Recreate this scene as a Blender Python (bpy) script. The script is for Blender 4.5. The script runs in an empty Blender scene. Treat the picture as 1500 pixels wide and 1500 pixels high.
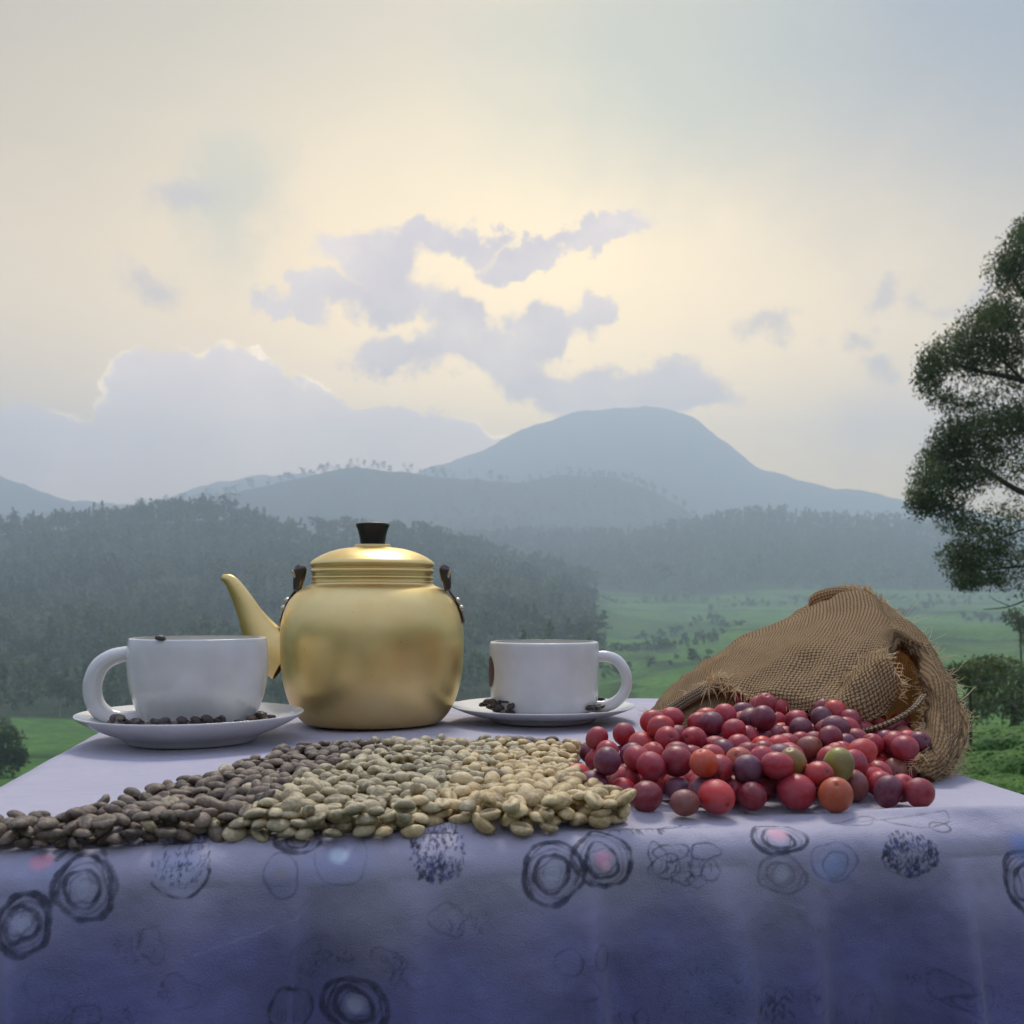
import bpy, math, random
import numpy as np
from mathutils import Vector, noise

random.seed(7)
rng = np.random.default_rng(7)
S = bpy.context.scene
COL = S.collection

# ------------------------------------------------------------------ camera
F = 1550.0          # focal length in pixels of the 1500 px photograph
YH = 880.0          # horizon row
CZ = 0.845          # camera height above the ground at the table
TZ = 0.75           # table top height
cam_d = bpy.data.cameras.new('camera')
cam = bpy.data.objects.new('camera', cam_d)
COL.objects.link(cam)
cam.location = (0, 0, CZ)
cam.rotation_euler = (math.radians(90), 0, 0)
cam_d.sensor_width = 36
cam_d.lens = 36 * F / 1500
cam_d.shift_y = (YH - 750) / 1500
cam_d.clip_start = 0.02
cam_d.clip_end = 20000
cam_d.dof.use_dof = True
cam_d.dof.focus_distance = 0.66
cam_d.dof.aperture_fstop = 26
S.camera = cam

# ------------------------------------------------------------------ render settings
S.view_settings.view_transform = 'Standard'
S.view_settings.look = 'None'
S.view_settings.exposure = 0.66
S.view_settings.gamma = 1.0
S.view_settings.use_curve_mapping = False
S.render.engine = 'CYCLES'
S.cycles.use_denoising = True
S.cycles.max_bounces = 8
S.cycles.transparent_max_bounces = 8
S.cycles.volume_bounces = 1
S.cycles.sample_clamp_indirect = 6

def P(px, py, d):
    """photo pixel at depth d (metres along +Y) -> world point"""
    return Vector(((px - 750) / F * d, d, CZ - (py - YH) / F * d))

# ------------------------------------------------------------------ sun
SUN_AZ, SUN_EL = math.radians(3), math.radians(56)
sd = bpy.data.lights.new('sun', 'SUN')
sun = bpy.data.objects.new('sun', sd)
COL.objects.link(sun)
sd.energy = 2.0
sd.angle = math.radians(16)
sd.color = (1.0, 0.93, 0.83)
sv = Vector((math.sin(SUN_AZ) * math.cos(SUN_EL), math.cos(SUN_AZ) * math.cos(SUN_EL), math.sin(SUN_EL)))
sun.rotation_euler = sv.to_track_quat('Z', 'Y').to_euler()

# ------------------------------------------------------------------ node helpers
class N:
    def __init__(s, nt):
        s.nt = nt
    def new(s, t, **kw):
        n = s.nt.nodes.new(t)
        for k, v in kw.items():
            setattr(n, k, v)
        return n
    def put(s, sock, v):
        if isinstance(v, bpy.types.NodeSocket):
            s.nt.links.new(v, sock)
        elif v is not None:
            if isinstance(v, (tuple, list)) and len(v) == 3 and sock.type == 'RGBA':
                v = (*v, 1)
            sock.default_value = v
    def math(s, op, a, b=None, c=None, clamp=False):
        n = s.new('ShaderNodeMath', operation=op, use_clamp=clamp)
        s.put(n.inputs[0], a); s.put(n.inputs[1], b)
        if c is not None: s.put(n.inputs[2], c)
        return n.outputs[0]
    def vm(s, op, a, b=None, out=0):
        n = s.new('ShaderNodeVectorMath', operation=op)
        s.put(n.inputs[0], a)
        if b is not None: s.put(n.inputs[1], b)
        return n.outputs[out]
    def mix(s, f, a, b, blend='MIX'):
        n = s.new('ShaderNodeMix', data_type='RGBA', blend_type=blend)
        s.put(n.inputs[0], f); s.put(n.inputs[6], a); s.put(n.inputs[7], b)
        return n.outputs[2]
    def noise(s, vec, scale, detail=4, rough=0.55, out=0, dist=0):
        n = s.new('ShaderNodeTexNoise')
        if vec is not None: s.put(n.inputs['Vector'], vec)
        n.inputs['Scale'].default_value = scale
        n.inputs['Detail'].default_value = detail
        n.inputs['Roughness'].default_value = rough
        n.inputs['Distortion'].default_value = dist
        return n.outputs[out]
    def rng(s, v, a, b, c=0.0, d=1.0, smooth=False):
        n = s.new('ShaderNodeMapRange', interpolation_type='SMOOTHSTEP' if smooth else 'LINEAR')
        s.put(n.inputs[0], v)
        for i, x in enumerate((a, b, c, d)): n.inputs[i + 1].default_value = x
        return n.outputs[0]
    def ramp(s, v, stops):
        n = s.new('ShaderNodeValToRGB')
        s.put(n.inputs[0], v)
        e = n.color_ramp.elements
        while len(e) > 1: e.remove(e[-1])
        e[0].position = stops[0][0]; e[0].color = (*stops[0][1], 1)
        for p, c in stops[1:]:
            x = e.new(p); x.color = (*c, 1)
        return n.outputs[0]

def lin(r, g, b):
    f = lambda c: (c / 255 / 12.92) if c <= 10 else ((c / 255 + 0.055) / 1.055) ** 2.4
    return (f(r), f(g), f(b))

# ------------------------------------------------------------------ world sky
w = bpy.data.worlds.new('World'); S.world = w; w.use_nodes = True
nt = w.node_tree; nt.nodes.clear(); n = N(nt)
tc = n.new('ShaderNodeTexCoord')
D = n.vm('NORMALIZE', tc.outputs['Generated'])
sep = n.new('ShaderNodeSeparateXYZ'); n.put(sep.inputs[0], D)
az = n.math('ARCTAN2', sep.outputs[0], sep.outputs[1])
el = n.math('ARCSINE', sep.outputs[2])
comb = n.new('ShaderNodeCombineXYZ'); n.put(comb.inputs[0], az); n.put(comb.inputs[1], el)
pv = comb.outputs[0]
def sky_at(px, py):
    a = math.atan2(px - 750, F)
    return a, math.atan2((YH - py) * math.cos(a), F)
# warp of the cloud outlines (direction space)
wn = n.noise(D, 13, 8, 0.62, out=1)
wn = n.vm('SUBTRACT', wn, (0.5, 0.5, 0.5))
wn = n.vm('MULTIPLY', wn, (0.17, 0.10, 0))
pw = n.vm('ADD', pv, wn)
def blobs(lst, vec):
    acc = None
    for cx, cy, rx, ry, *rest in lst:
        a, e = sky_at(cx, cy)
        v = n.vm('SUBTRACT', vec, (a, e, 0))
        if rest:      # tilt: rotate the offset
            r = n.new('ShaderNodeVectorRotate', rotation_type='Z_AXIS')
            n.put(r.inputs['Vector'], v); r.inputs['Angle'].default_value = math.radians(rest[0]); v = r.outputs[0]
        v = n.vm('MULTIPLY', v, (F / rx, F / ry, 0))
        l = n.vm('LENGTH', v, out=1)
        f = n.math('SUBTRACT', 1.0, l)
        acc = f if acc is None else n.math('SMOOTH_MAX', acc, f, 0.25)
    return acc
fine = n.noise(D, 38, 5, 0.6)
fine2 = n.noise(D, 14, 5, 0.6)
mid = blobs([(430,425,75,26),(545,385,100,48),(640,352,75,34),(700,365,50,24),(560,440,120,40),
             (865,345,120,20,-12),(770,378,70,20,-18),
             (560,520,85,38),(670,480,70,45),(700,520,130,42),(800,480,80,40),(855,458,45,36),
             (820,560,130,44),(930,570,160,46),(1020,590,90,30)], pw)
mid_m = n.rng(n.math('ADD', mid, n.math('MULTIPLY', n.math('SUBTRACT', fine, 0.5), 0.5)), 0.0, 0.42, smooth=True)
small = blobs([(1145,468,62,24),(1250,492,55,26),(1310,445,60,24),(1420,430,60,22,-15),(262,300,70,30),(215,430,70,34),(1280,540,60,30)], pw)
small_m = n.rng(n.math('ADD', small, n.math('MULTIPLY', n.math('SUBTRACT', fine, 0.5), 0.6)), 0.05, 0.9, smooth=True)
wn2 = n.noise(D, 30, 7, 0.6, out=1)
wn2 = n.vm('MULTIPLY', n.vm('SUBTRACT', wn2, (0.5, 0.5, 0.5)), (0.055, 0.05, 0))
pw2 = n.vm('ADD', pv, wn2)
cum = blobs([(235,580,80,70),(350,572,70,62),(410,610,80,60),(330,680,210,110),(60,690,190,82),(-150,680,200,90),
             (500,660,120,66),(610,655,110,58),(700,690,90,60)], pw2)
cum_m = n.rng(cum, 0.0, 0.10, smooth=True)
rim = n.math('MULTIPLY', n.rng(cum, -0.02, 0.03, smooth=True), n.rng(cum, 0.03, 0.16, 1, 0, smooth=True))
low = blobs([(1290,620,150,90),(1430,610,150,110),(1600,640,200,110)], pw)
low_m = n.rng(low, 0.0, 1.0, smooth=True)

# glow round the hidden sun
ga, ge = sky_at(800, 560)
gv = (math.sin(ga) * math.cos(ge), math.cos(ga) * math.cos(ge), math.sin(ge))
dt = n.vm('DOT_PRODUCT', D, gv, out=1)
ang = n.math('ARCCOSINE', dt)
veil = n.ramp(n.rng(ang, 0.0, 3.2), [(0.0, (1.35, 1.0, 0.36)), (0.05, (0.98, 0.70, 0.24)), (0.09, (0.62, 0.43, 0.13)), (0.13, (0.40, 0.275, 0.06)),
      (0.18, (0.30, 0.19, 0.02)), (0.24, (0.26, 0.19, 0.06)), (0.36, (0.38, 0.46, 0.74)), (0.6, (0.50, 0.51, 0.66)), (1.0, (0.44, 0.43, 0.54))])
# warm band low on the horizon, towards the sun side only
side = n.rng(ang, 0.2, 1.4, 1, 0)
hz = n.math('MULTIPLY', n.rng(el, 0.0, 0.52, 1, 0, smooth=True), side)
veil = n.mix(n.math('MULTIPLY', hz, 0.66), veil, (3.0, 1.85, 0.40))
# the veil is thinner and bluer towards the upper right, greener high in the middle
b1 = n.rng(blobs([(1650, -150, 900, 560)], pw), 0.0, 0.9, smooth=True)
veil = n.mix(n.math('MULTIPLY', b1, 0.85), veil, (0.02, 0.05, 0.09))
b2 = n.rng(blobs([(950, 120, 420, 230), (330, 300, 110, 160, 25)], pw), 0.0, 1.0, smooth=True)
veil = n.mix(n.math('MULTIPLY', b2, 0.5), veil, (0.20, 0.26, 0.12))
sn = n.new('ShaderNodeTexSky', sky_type='NISHITA')
sn.sun_disc = False; sn.sun_elevation = SUN_EL; sn.sun_rotation = SUN_AZ
sn.air_density = 1.0; sn.dust_density = 1.5; sn.ozone_density = 1.5
nish = n.vm('SCALE', sn.outputs[0]); nish.node.inputs['Scale'].default_value = 0.05
# high streaky cirrus texture everywhere
stv = n.vm('MULTIPLY', D, (1.0, 1.0, 3.0))
st = n.rng(n.noise(stv, 3.0, 6, 0.6, dist=0.6), 0.3, 0.7, 0.93, 1.06)
veil = n.vm('SCALE', veil); veil.node.inputs['Scale'].default_value = 1.0
n.put(veil.node.inputs['Scale'], st)
skyc = n.mix(0.96, nish, veil)
lav = n.mix(n.rng(fine2, 0.35, 0.65), (0.40, 0.28, 0.34), (0.80, 0.58, 0.50))
skyc = n.mix(n.math('MULTIPLY', low_m, 0.5), skyc, (0.9, 0.52, 0.34))
skyc = n.mix(n.math('MULTIPLY', small_m, 0.6), skyc, (0.34, 0.23, 0.24))
skyc = n.mix(n.math('MULTIPLY', mid_m, 0.82), skyc, lav)
cumc = n.mix(n.rng(fine2, 0.3, 0.7), (0.95, 0.68, 0.62), (1.35, 1.0, 0.78))
skyc = n.mix(n.math('MULTIPLY', cum_m, 0.82), skyc, cumc)
skyc = n.mix(n.math('MULTIPLY', rim, n.rng(fine2, 0.45, 0.7, 0, 0.45)), skyc, (5, 3.8, 1.8))
# below the horizon: dim ground tone
skyc = n.mix(n.rng(el, -0.03, 0.0, 1, 0), skyc, (0.10, 0.12, 0.12))
bg = n.new('ShaderNodeBackground'); n.put(bg.inputs[0], skyc); bg.inputs[1].default_value = 1.0
wo = n.new('ShaderNodeOutputWorld'); nt.links.new(bg.outputs[0], wo.inputs[0])
w.cycles.sampling_method = 'MANUAL'; w.cycles.sample_map_resolution = 1024

# ------------------------------------------------------------------ object helpers
def tag(o, label=None, cat=None, group=None, kind=None):
    if label: o['label'] = label
    if cat: o['category'] = cat
    if group: o['group'] = group
    if kind: o['kind'] = kind
    return o

def make_mesh(name, V, Fc, mat=None, smooth=True, uv=None, attrs=None):
    me = bpy.data.meshes.new(name)
    V = np.asarray(V, dtype=np.float32)
    if isinstance(Fc, np.ndarray):
        k = Fc.shape[1]; nf = len(Fc)
        me.vertices.add(len(V)); me.vertices.foreach_set('co', V.ravel())
        me.loops.add(nf * k); me.loops.foreach_set('vertex_index', Fc.astype(np.int32).ravel())
        me.polygons.add(nf); me.polygons.foreach_set('loop_start', np.arange(0, nf * k, k, dtype=np.int32))
        me.polygons.foreach_set('loop_total', np.full(nf, k, dtype=np.int32))
        me.update(calc_edges=True)
    else:
        me.from_pydata([tuple(map(float, v)) for v in V], [], Fc)
        me.update()
    me.polygons.foreach_set('use_smooth', np.full(len(me.polygons), smooth))
    if uv is not None:
        uv = np.asarray(uv, dtype=np.float32)
        l = me.uv_layers.new(name='uv')
        idx = np.empty(len(me.loops), dtype=np.int32); me.loops.foreach_get('vertex_index', idx)
        l.data.foreach_set('uv', uv[idx].ravel())
    for k, a in (attrs or {}).items():
        a = np.asarray(a, dtype=np.float32)
        if a.ndim == 2:
            at = me.attributes.new(k, 'FLOAT_COLOR', 'POINT')
            at.data.foreach_set('color', np.concatenate([a, np.ones((len(a), 1), np.float32)], 1).ravel())
        else:
            at = me.attributes.new(k, 'FLOAT', 'POINT'); at.data.foreach_set('value', a)
    if mat: me.materials.append(mat)
    me.validate()
    return me

def link(name, me, parent=None, loc=None):
    o = bpy.data.objects.new(name, me); COL.objects.link(o)
    if parent: o.parent = parent
    if loc is not None: o.location = loc
    return o

def empty(name, loc, rz=0):
    o = bpy.data.objects.new(name, None); COL.objects.link(o)
    o.location = loc; o.rotation_euler = (0, 0, rz); o.empty_display_size = 0.02
    return o

def grid_faces(nu, nv, close_u=False, close_v=False):
    iu = np.arange(nu if close_u else nu - 1); iv = np.arange(nv if close_v else nv - 1)
    A, B = np.meshgrid(iu, iv, indexing='ij')
    A2 = (A + 1) % nu; B2 = (B + 1) % nv
    return np.stack([A * nv + B, A2 * nv + B, A2 * nv + B2, A * nv + B2], -1).reshape(-1, 4)

def lathe(prof, seg=64):
    prof = np.array(prof, float); th = np.linspace(0, 2 * math.pi, seg, endpoint=False)
    V = np.stack([np.outer(np.cos(th), prof[:, 0]), np.outer(np.sin(th), prof[:, 0]), np.tile(prof[:, 1], (seg, 1))], -1).reshape(-1, 3)
    return V, grid_faces(seg, len(prof), close_u=True)

def catmull(pts, k):
    pts = np.array(pts, float); n_ = len(pts)
    ext = np.concatenate([[2 * pts[0] - pts[1]], pts, [2 * pts[-1] - pts[-2]]])
    out = []
    for i in range(n_ - 1):
        p0, p1, p2, p3 = ext[i:i + 4]
        for j in range(k):
            t = j / k
            out.append(0.5 * ((2 * p1) + (-p0 + p2) * t + (2 * p0 - 5 * p1 + 4 * p2 - p3) * t * t + (-p0 + 3 * p1 - 3 * p2 + p3) * t ** 3))
    out.append(pts[-1])
    return np.array(out)

def tube(path, radii, seg=10, flat=1.0, up=(0, 0, 1), caps=True):
    """sweep; flat scales the section along the binormal"""
    path = np.array(path, float); m = len(path)
    radii = np.full(m, radii) if np.isscalar(radii) else np.array(radii, float)
    T = np.gradient(path, axis=0); T /= np.linalg.norm(T, axis=1)[:, None] + 1e-12
    N0 = np.array(up, float)
    th = np.linspace(0, 2 * math.pi, seg, endpoint=False)
    V = []
    for i in range(m):
        b = np.cross(T[i], N0)
        if np.linalg.norm(b) < 1e-3: b = np.cross(T[i], (1, 0, 0))
        b /= np.linalg.norm(b); nn = np.cross(b, T[i])
        V.append(path[i] + radii[i] * (np.outer(np.cos(th), nn) + flat * np.outer(np.sin(th), b)))
        N0 = nn
    V = np.array(V).reshape(-1, 3)
    Fq = grid_faces(m, seg, close_v=True).tolist()
    if caps:
        Fq.append(list(range(seg))[::-1]); Fq.append([(m - 1) * seg + j for j in range(seg)])
    return V, Fq

def join(parts):
    V, Fc, o = [], [], 0
    for v, f in parts:
        V.append(np.asarray(v)); f = f.tolist() if isinstance(f, np.ndarray) else f
        Fc += [[i + o for i in q] for q in f]; o += len(v)
    return np.concatenate(V), Fc

# ------------------------------------------------------------------ materials
def mat(name):
    m = bpy.data.materials.new(name); m.use_nodes = True
    nt = m.node_tree; nt.nodes.clear(); n = N(nt)
    out = n.new('ShaderNodeOutputMaterial'); b = n.new('ShaderNodeBsdfPrincipled')
    nt.links.new(b.outputs[0], out.inputs[0])
    return m, n, b, out
def bump(n, b, h, dist, strength=1.0):
    k = n.new('ShaderNodeBump'); k.inputs['Distance'].default_value = dist; k.inputs['Strength'].default_value = strength
    n.put(k.inputs['Height'], h); n.nt.links.new(k.outputs[0], b.inputs['Normal'])
def obj_co(n): return n.new('ShaderNodeTexCoord').outputs['Object']
def pos(n): return n.new('ShaderNodeNewGeometry').outputs['Position']

def m_ceramic():
    m, n, b, o = mat('glazed_white_ceramic')
    c = n.mix(n.rng(n.noise(obj_co(n), 40, 3), 0.35, 0.7), (0.62, 0.61, 0.58), (0.70, 0.69, 0.66))
    n.put(b.inputs['Base Color'], c); b.inputs['Roughness'].default_value = 0.22
    b.inputs['Coat Weight'].default_value = 0.4; b.inputs['Coat Roughness'].default_value = 0.08
    bump(n, b, n.noise(obj_co(n), 60, 2), 0.0003)
    return m
def m_gold():
    m, n, b, o = mat('brushed_gold_aluminium')
    co = obj_co(n)
    s = n.noise(n.vm('MULTIPLY', co, (60, 60, 900)), 1.0, 3)
    big = n.noise(co, 22, 4)
    c = n.mix(n.rng(big, 0.3, 0.7), (0.72, 0.52, 0.19), (0.82, 0.64, 0.28))
    sp = n.rng(n.noise(co, 260, 2), 0.70, 0.76)
    c = n.mix(n.math('MULTIPLY', sp, 0.35), c, (0.35, 0.26, 0.12))
    n.put(b.inputs['Base Color'], c); b.inputs['Metallic'].default_value = 0.82
    n.put(b.inputs['Roughness'], n.rng(n.math('ADD', n.math('MULTIPLY', s, 0.2), n.math('MULTIPLY', big, 0.8)), 0.3, 0.7, 0.31, 0.43))
    bump(n, b, n.math('ADD', n.math('MULTIPLY', s, 0.03), n.noise(co, 30, 2)), 0.0005)
    return m
def m_plain(name, col, rough=0.5, metal=0.0, bs=0, bd=0.0):
    m, n, b, o = mat(name)
    co = obj_co(n)
    c = n.mix(n.noise(co, bs or 50, 4), tuple(x * 0.75 for x in col), tuple(min(1, x * 1.2) for x in col))
    n.put(b.inputs['Base Color'], c); b.inputs['Roughness'].default_value = rough; b.inputs['Metallic'].default_value = metal
    if bd: bump(n, b, n.noise(co, bs, 4), bd)
    return m
def m_fruit():
    m, n, b, o = mat('coffee_cherry_skin')
    oi = n.new('ShaderNodeObjectInfo')
    co = obj_co(n)
    off = n.vm('ADD', co, n.vm('SCALE', oi.outputs['Location'])); 
    big = n.rng(n.noise(off, 70, 3), 0.42, 0.66, smooth=True)
    c = n.mix(n.math('MULTIPLY', big, 0.32), oi.outputs['Color'], (0.11, 0.035, 0.055))
    fl = n.rng(n.noise(off, 900, 2), 0.64, 0.72)
    c = n.mix(n.math('MULTIPLY', fl, 0.3), c, (0.42, 0.22, 0.2))
    # patchy waxy bloom, its tint also painting in the sky's reflection
    bl = n.rng(n.noise(off, 160, 4), 0.4, 0.75)
    c = n.mix(n.math('MULTIPLY', bl, 0.24), c, (0.42, 0.24, 0.30))
    # navel scar at the pole
    z = n.new('ShaderNodeSeparateXYZ'); n.put(z.inputs[0], co)
    rr_ = n.vm('LENGTH', n.vm('MULTIPLY', co, (1, 1, 0)), out=1)
    c = n.mix(n.math('MULTIPLY', n.math('MULTIPLY', n.rng(rr_, 0.0008, 0.0012, 1, 0), n.rng(z.outputs[2], 0.0, 0.001)), 0.7), c, (0.06, 0.03, 0.02))
    n.put(b.inputs['Base Color'], c)
    n.put(b.inputs['Roughness'], n.rng(bl, 0, 1, 0.40, 0.62))
    b.inputs['Subsurface Weight'].default_value = 0.12; b.inputs['Subsurface Radius'].default_value = (0.004, 0.001, 0.001)
    b.inputs['Subsurface Scale'].default_value = 1
    bump(n, b, n.noise(off, 220, 3), 0.00035)
    return m
def m_bean(name, c1, c2, c3, rough=0.6):
    m, n, b, o = mat(name)
    oi = n.new('ShaderNodeObjectInfo')
    at = n.new('ShaderNodeAttribute'); at.attribute_name = 'tone'
    r = n.math('FRACT', n.math('ADD', oi.outputs['Random'], at.outputs['Fac']))
    c = n.ramp(r, [(0, c1), (0.35, c2), (0.7, c3), (0.93, tuple(0.5 * x for x in c1)), (1, c2)])
    co = pos(n)
    sk = n.rng(n.noise(co, 420, 4), 0.4, 0.7)
    c = n.mix(n.math('MULTIPLY', sk, 0.55), c, tuple(min(1, x * 1.5 + 0.02) for x in c3))
    g = n.new('ShaderNodeAttribute'); g.attribute_name = 'groove'
    c = n.mix(n.math('MULTIPLY', g.outputs['Fac'], 0.75), c, tuple(0.2 * x for x in c1))
    n.put(b.inputs['Base Color'], c); b.inputs['Roughness'].default_value = rough
    bump(n, b, n.noise(co, 700, 4), 0.0005)
    return m
def m_burlap(name='burlap', c1=(0.95, 0.66, 0.34), c2=(0.78, 0.51, 0.24), trans=0.55):
    m, n, b, o = mat(name)
    uv = n.new('ShaderNodeUVMap'); uv.uv_map = 'uv'
    nz = n.vm('SCALE', n.vm('SUBTRACT', n.noise(uv.outputs[0], 90, 3, out=1), (0.5, 0.5, 0.5))); nz.node.inputs['Scale'].default_value = 0.0016
    u2 = n.vm('ADD', uv.outputs[0], nz)
    sp = n.new('ShaderNodeSeparateXYZ'); n.put(sp.inputs[0], u2)
    k = 2 * math.pi / 0.0050
    su = n.math('SINE', n.math('MULTIPLY', sp.outputs[0], k)); sv_ = n.math('SINE', n.math('MULTIPLY', sp.outputs[1], k))
    cu = n.math('ABSOLUTE', n.math('SINE', n.math('MULTIPLY', sp.outputs[0], k / 1)))
    # over / under plain weave: product sign chooses which thread is on top
    au = n.math('ABSOLUTE', su); av = n.math('ABSOLUTE', sv_)
    chk = n.rng(n.math('MULTIPLY', su, sv_), -0.25, 0.25)
    h = n.mix(chk, au, av)
    hs = n.new('ShaderNodeSeparateColor'); n.put(hs.inputs[0], h)
    hh = hs.outputs[0]
    gap = n.rng(n.math('MAXIMUM', au, av), 0.25, 0.55)
    big = n.rng(n.noise(pos(n), 26, 4), 0.35, 0.65)
    base = n.mix(big, c2, c1)
    fib = n.noise(n.vm('MULTIPLY', u2, (900, 2600, 1)), 1.0, 3)
    base = n.mix(n.rng(fib, 0.3, 0.75), tuple(0.6 * x for x in c1), base)
    base = n.mix(n.math('MULTIPLY', n.rng(hh, 0.15, 0.78, 1, 0), 0.85), base, (0.06, 0.035, 0.02))
    base = n.mix(n.math('MULTIPLY', n.rng(hh, 0.7, 1.0), 0.5), base, (0.88, 0.66, 0.38))
    base = n.mix(n.rng(gap, 0, 1, 0.6, 0), base, (0.03, 0.02, 0.015))
    n.put(b.inputs['Base Color'], base); b.inputs['Roughness'].default_value = 0.9
    bump(n, b, n.math('ADD', hh, n.math('MULTIPLY', fib, 0.4)), 0.0011)
    tr = n.new('ShaderNodeBsdfTranslucent'); n.put(tr.inputs[0], n.mix(0.5, base, (0.5, 0.3, 0.12)))
    ms = n.new('ShaderNodeMixShader'); ms.inputs[0].default_value = trans
    n.nt.links.new(b.outputs[0], ms.inputs[1]); n.nt.links.new(tr.outputs[0], ms.inputs[2])
    n.nt.links.new(ms.outputs[0], o.inputs[0])
    return m
def m_cloth():
    m, n, b, o = mat('printed_tablecloth')
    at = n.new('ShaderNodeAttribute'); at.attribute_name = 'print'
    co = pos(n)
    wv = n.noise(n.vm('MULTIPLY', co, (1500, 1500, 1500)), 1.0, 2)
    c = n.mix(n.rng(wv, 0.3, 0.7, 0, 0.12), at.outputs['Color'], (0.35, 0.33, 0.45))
    n.put(b.inputs['Base Color'], c); b.inputs['Roughness'].default_value = 0.75
    b.inputs['Sheen Weight'].default_value = 0.25
    crease = n.noise(co, 24, 3, 0.45)
    bump(n, b, n.math('ADD', crease, n.math('MULTIPLY', wv, 0.05)), 0.009)
    tr = n.new('ShaderNodeBsdfTranslucent'); n.put(tr.inputs[0], c)
    ms = n.new('ShaderNodeMixShader'); ms.inputs[0].default_value = 0.12
    n.nt.links.new(b.outputs[0], ms.inputs[1]); n.nt.links.new(tr.outputs[0], ms.inputs[2])
    n.nt.links.new(ms.outputs[0], o.inputs[0])
    return m
def m_leaf(name, ramp, trans=0.25, rough=0.6):
    m, n, b, o = mat(name)
    at = n.new('ShaderNodeAttribute'); at.attribute_name = 'tone'
    oi = n.new('ShaderNodeObjectInfo')
    r = n.math('FRACT', n.math('ADD', at.outputs['Fac'], n.math('MULTIPLY', oi.outputs['Random'], 0.15)))
    c = n.ramp(r, ramp)
    n.put(b.inputs['Base Color'], c); b.inputs['Roughness'].default_value = rough
    b.inputs['Specular IOR Level'].default_value = 0.25
    tr = n.new('ShaderNodeBsdfTranslucent'); n.put(tr.inputs[0], n.mix(0.5, c, (0.10, 0.13, 0.02)))
    ms = n.new('ShaderNodeMixShader'); ms.inputs[0].default_value = trans
    n.nt.links.new(b.outputs[0], ms.inputs[1]); n.nt.links.new(tr.outputs[0], ms.inputs[2])
    n.nt.links.new(ms.outputs[0], o.inputs[0])
    return m
def m_ground():
    m, n, b, o = mat('hillside_ground')
    at = n.new('ShaderNodeAttribute'); at.attribute_name = 'field'
    co = pos(n)
    g = n.mix(n.rng(n.noise(co, 0.02, 6), 0.35, 0.65), (0.060, 0.16, 0.030), (0.125, 0.26, 0.050))
    # plantation plots with dark contour paths
    wv = n.new('ShaderNodeTexWave', wave_type='BANDS', bands_direction='Z', wave_profile='SAW')
    n.put(wv.inputs['Vector'], co); wv.inputs['Scale'].default_value = 0.045; wv.inputs['Distortion'].default_value = 3.5
    wv.inputs['Detail'].default_value = 3; wv.inputs['Detail Scale'].default_value = 0.4
    g = n.mix(n.rng(wv.outputs[1], 0.70, 0.92, 0, 0.85), g, (0.02, 0.05, 0.02))
    g = n.mix(n.rng(n.noise(co, 0.008, 3), 0.55, 0.62, 0, 0.5), g, (0.05, 0.09, 0.04))
    g = n.mix(n.rng(n.noise(co, 0.012, 4), 0.5, 0.62, 0, 0.4), g, (0.17, 0.25, 0.055))
    bush = n.noise(co, 0.35, 5, 0.7)
    g = n.mix(n.rng(bush, 0.42, 0.66, 0, 0.8), g, (0.025, 0.06, 0.02))
    near = n.mix(n.rng(n.noise(co, 6, 6), 0.4, 0.6), (0.03, 0.055, 0.015), (0.07, 0.08, 0.03))
    fo = n.mix(n.rng(n.noise(co, 0.05, 8, 0.7), 0.35, 0.65), (0.012, 0.028, 0.012), (0.045, 0.075, 0.025))
    gv = n.mix(at.outputs['Fac'], fo, g)
    d = n.vm('LENGTH', co, out=1)
    gv = n.mix(n.rng(d, 8, 30, 1, 0), gv, near)
    n.put(b.inputs['Base Color'], gv); b.inputs['Roughness'].default_value = 0.95; b.inputs['Specular IOR Level'].default_value = 0.1
    bump(n, b, n.math('ADD', n.noise(co, 0.15, 8, 0.7), n.math('MULTIPLY', bush, 0.4)), 3.0, 0.8)
    return m

CER, GOLD = m_ceramic(), m_gold()
M_BLACK = m_plain('black_bakelite', (0.015, 0.015, 0.018), 0.3)
M_STEEL = m_plain('dark_steel', (0.12, 0.10, 0.09), 0.35, 0.9)
M_STEELL = m_plain('worn_steel', (0.55, 0.48, 0.38), 0.35, 0.9)
M_DARKT = m_plain('cup_print_brown', (0.10, 0.02, 0.018), 0.3)
M_GREYT = m_plain('cup_print_grey', (0.05, 0.06, 0.08), 0.3)
M_WOOD = m_plain('table_wood', (0.20, 0.12, 0.06), 0.6, 0, 30, 0.0005)
M_BARK = m_plain('bark', (0.06, 0.045, 0.035), 0.9, 0, 12, 0.01)
M_PALEBARK = m_plain('pale_bark', (0.17, 0.15, 0.12), 0.9, 0, 3, 0.01)
M_FRUIT = m_fruit()
M_BDARK = m_bean('dried_dark_bean', (0.060, 0.042, 0.030), (0.12, 0.088, 0.062), (0.20, 0.150, 0.10))
M_BGREEN = m_bean('green_bean', (0.25, 0.21, 0.115), (0.37, 0.31, 0.175), (0.46, 0.385, 0.23))
M_BPALE = m_bean('pale_bean', (0.40, 0.28, 0.115), (0.50, 0.375, 0.175), (0.57, 0.45, 0.24))
M_BROAST = m_bean('roasted_bean', (0.018, 0.011, 0.008), (0.03, 0.018, 0.012), (0.05, 0.03, 0.022), 0.4)
M_BURLAP = m_burlap()
M_FIBRE = m_plain('jute_fibre', (0.78, 0.58, 0.32), 0.8)
M_CLOTH = m_cloth()
M_GROUND = m_ground()
G_DARK = [(0, (0.016, 0.045, 0.022)), (0.3, (0.030, 0.075, 0.030)), (0.6, (0.050, 0.105, 0.036)), (0.85, (0.10, 0.17, 0.05)), (1, (0.19, 0.23, 0.08))]
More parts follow.
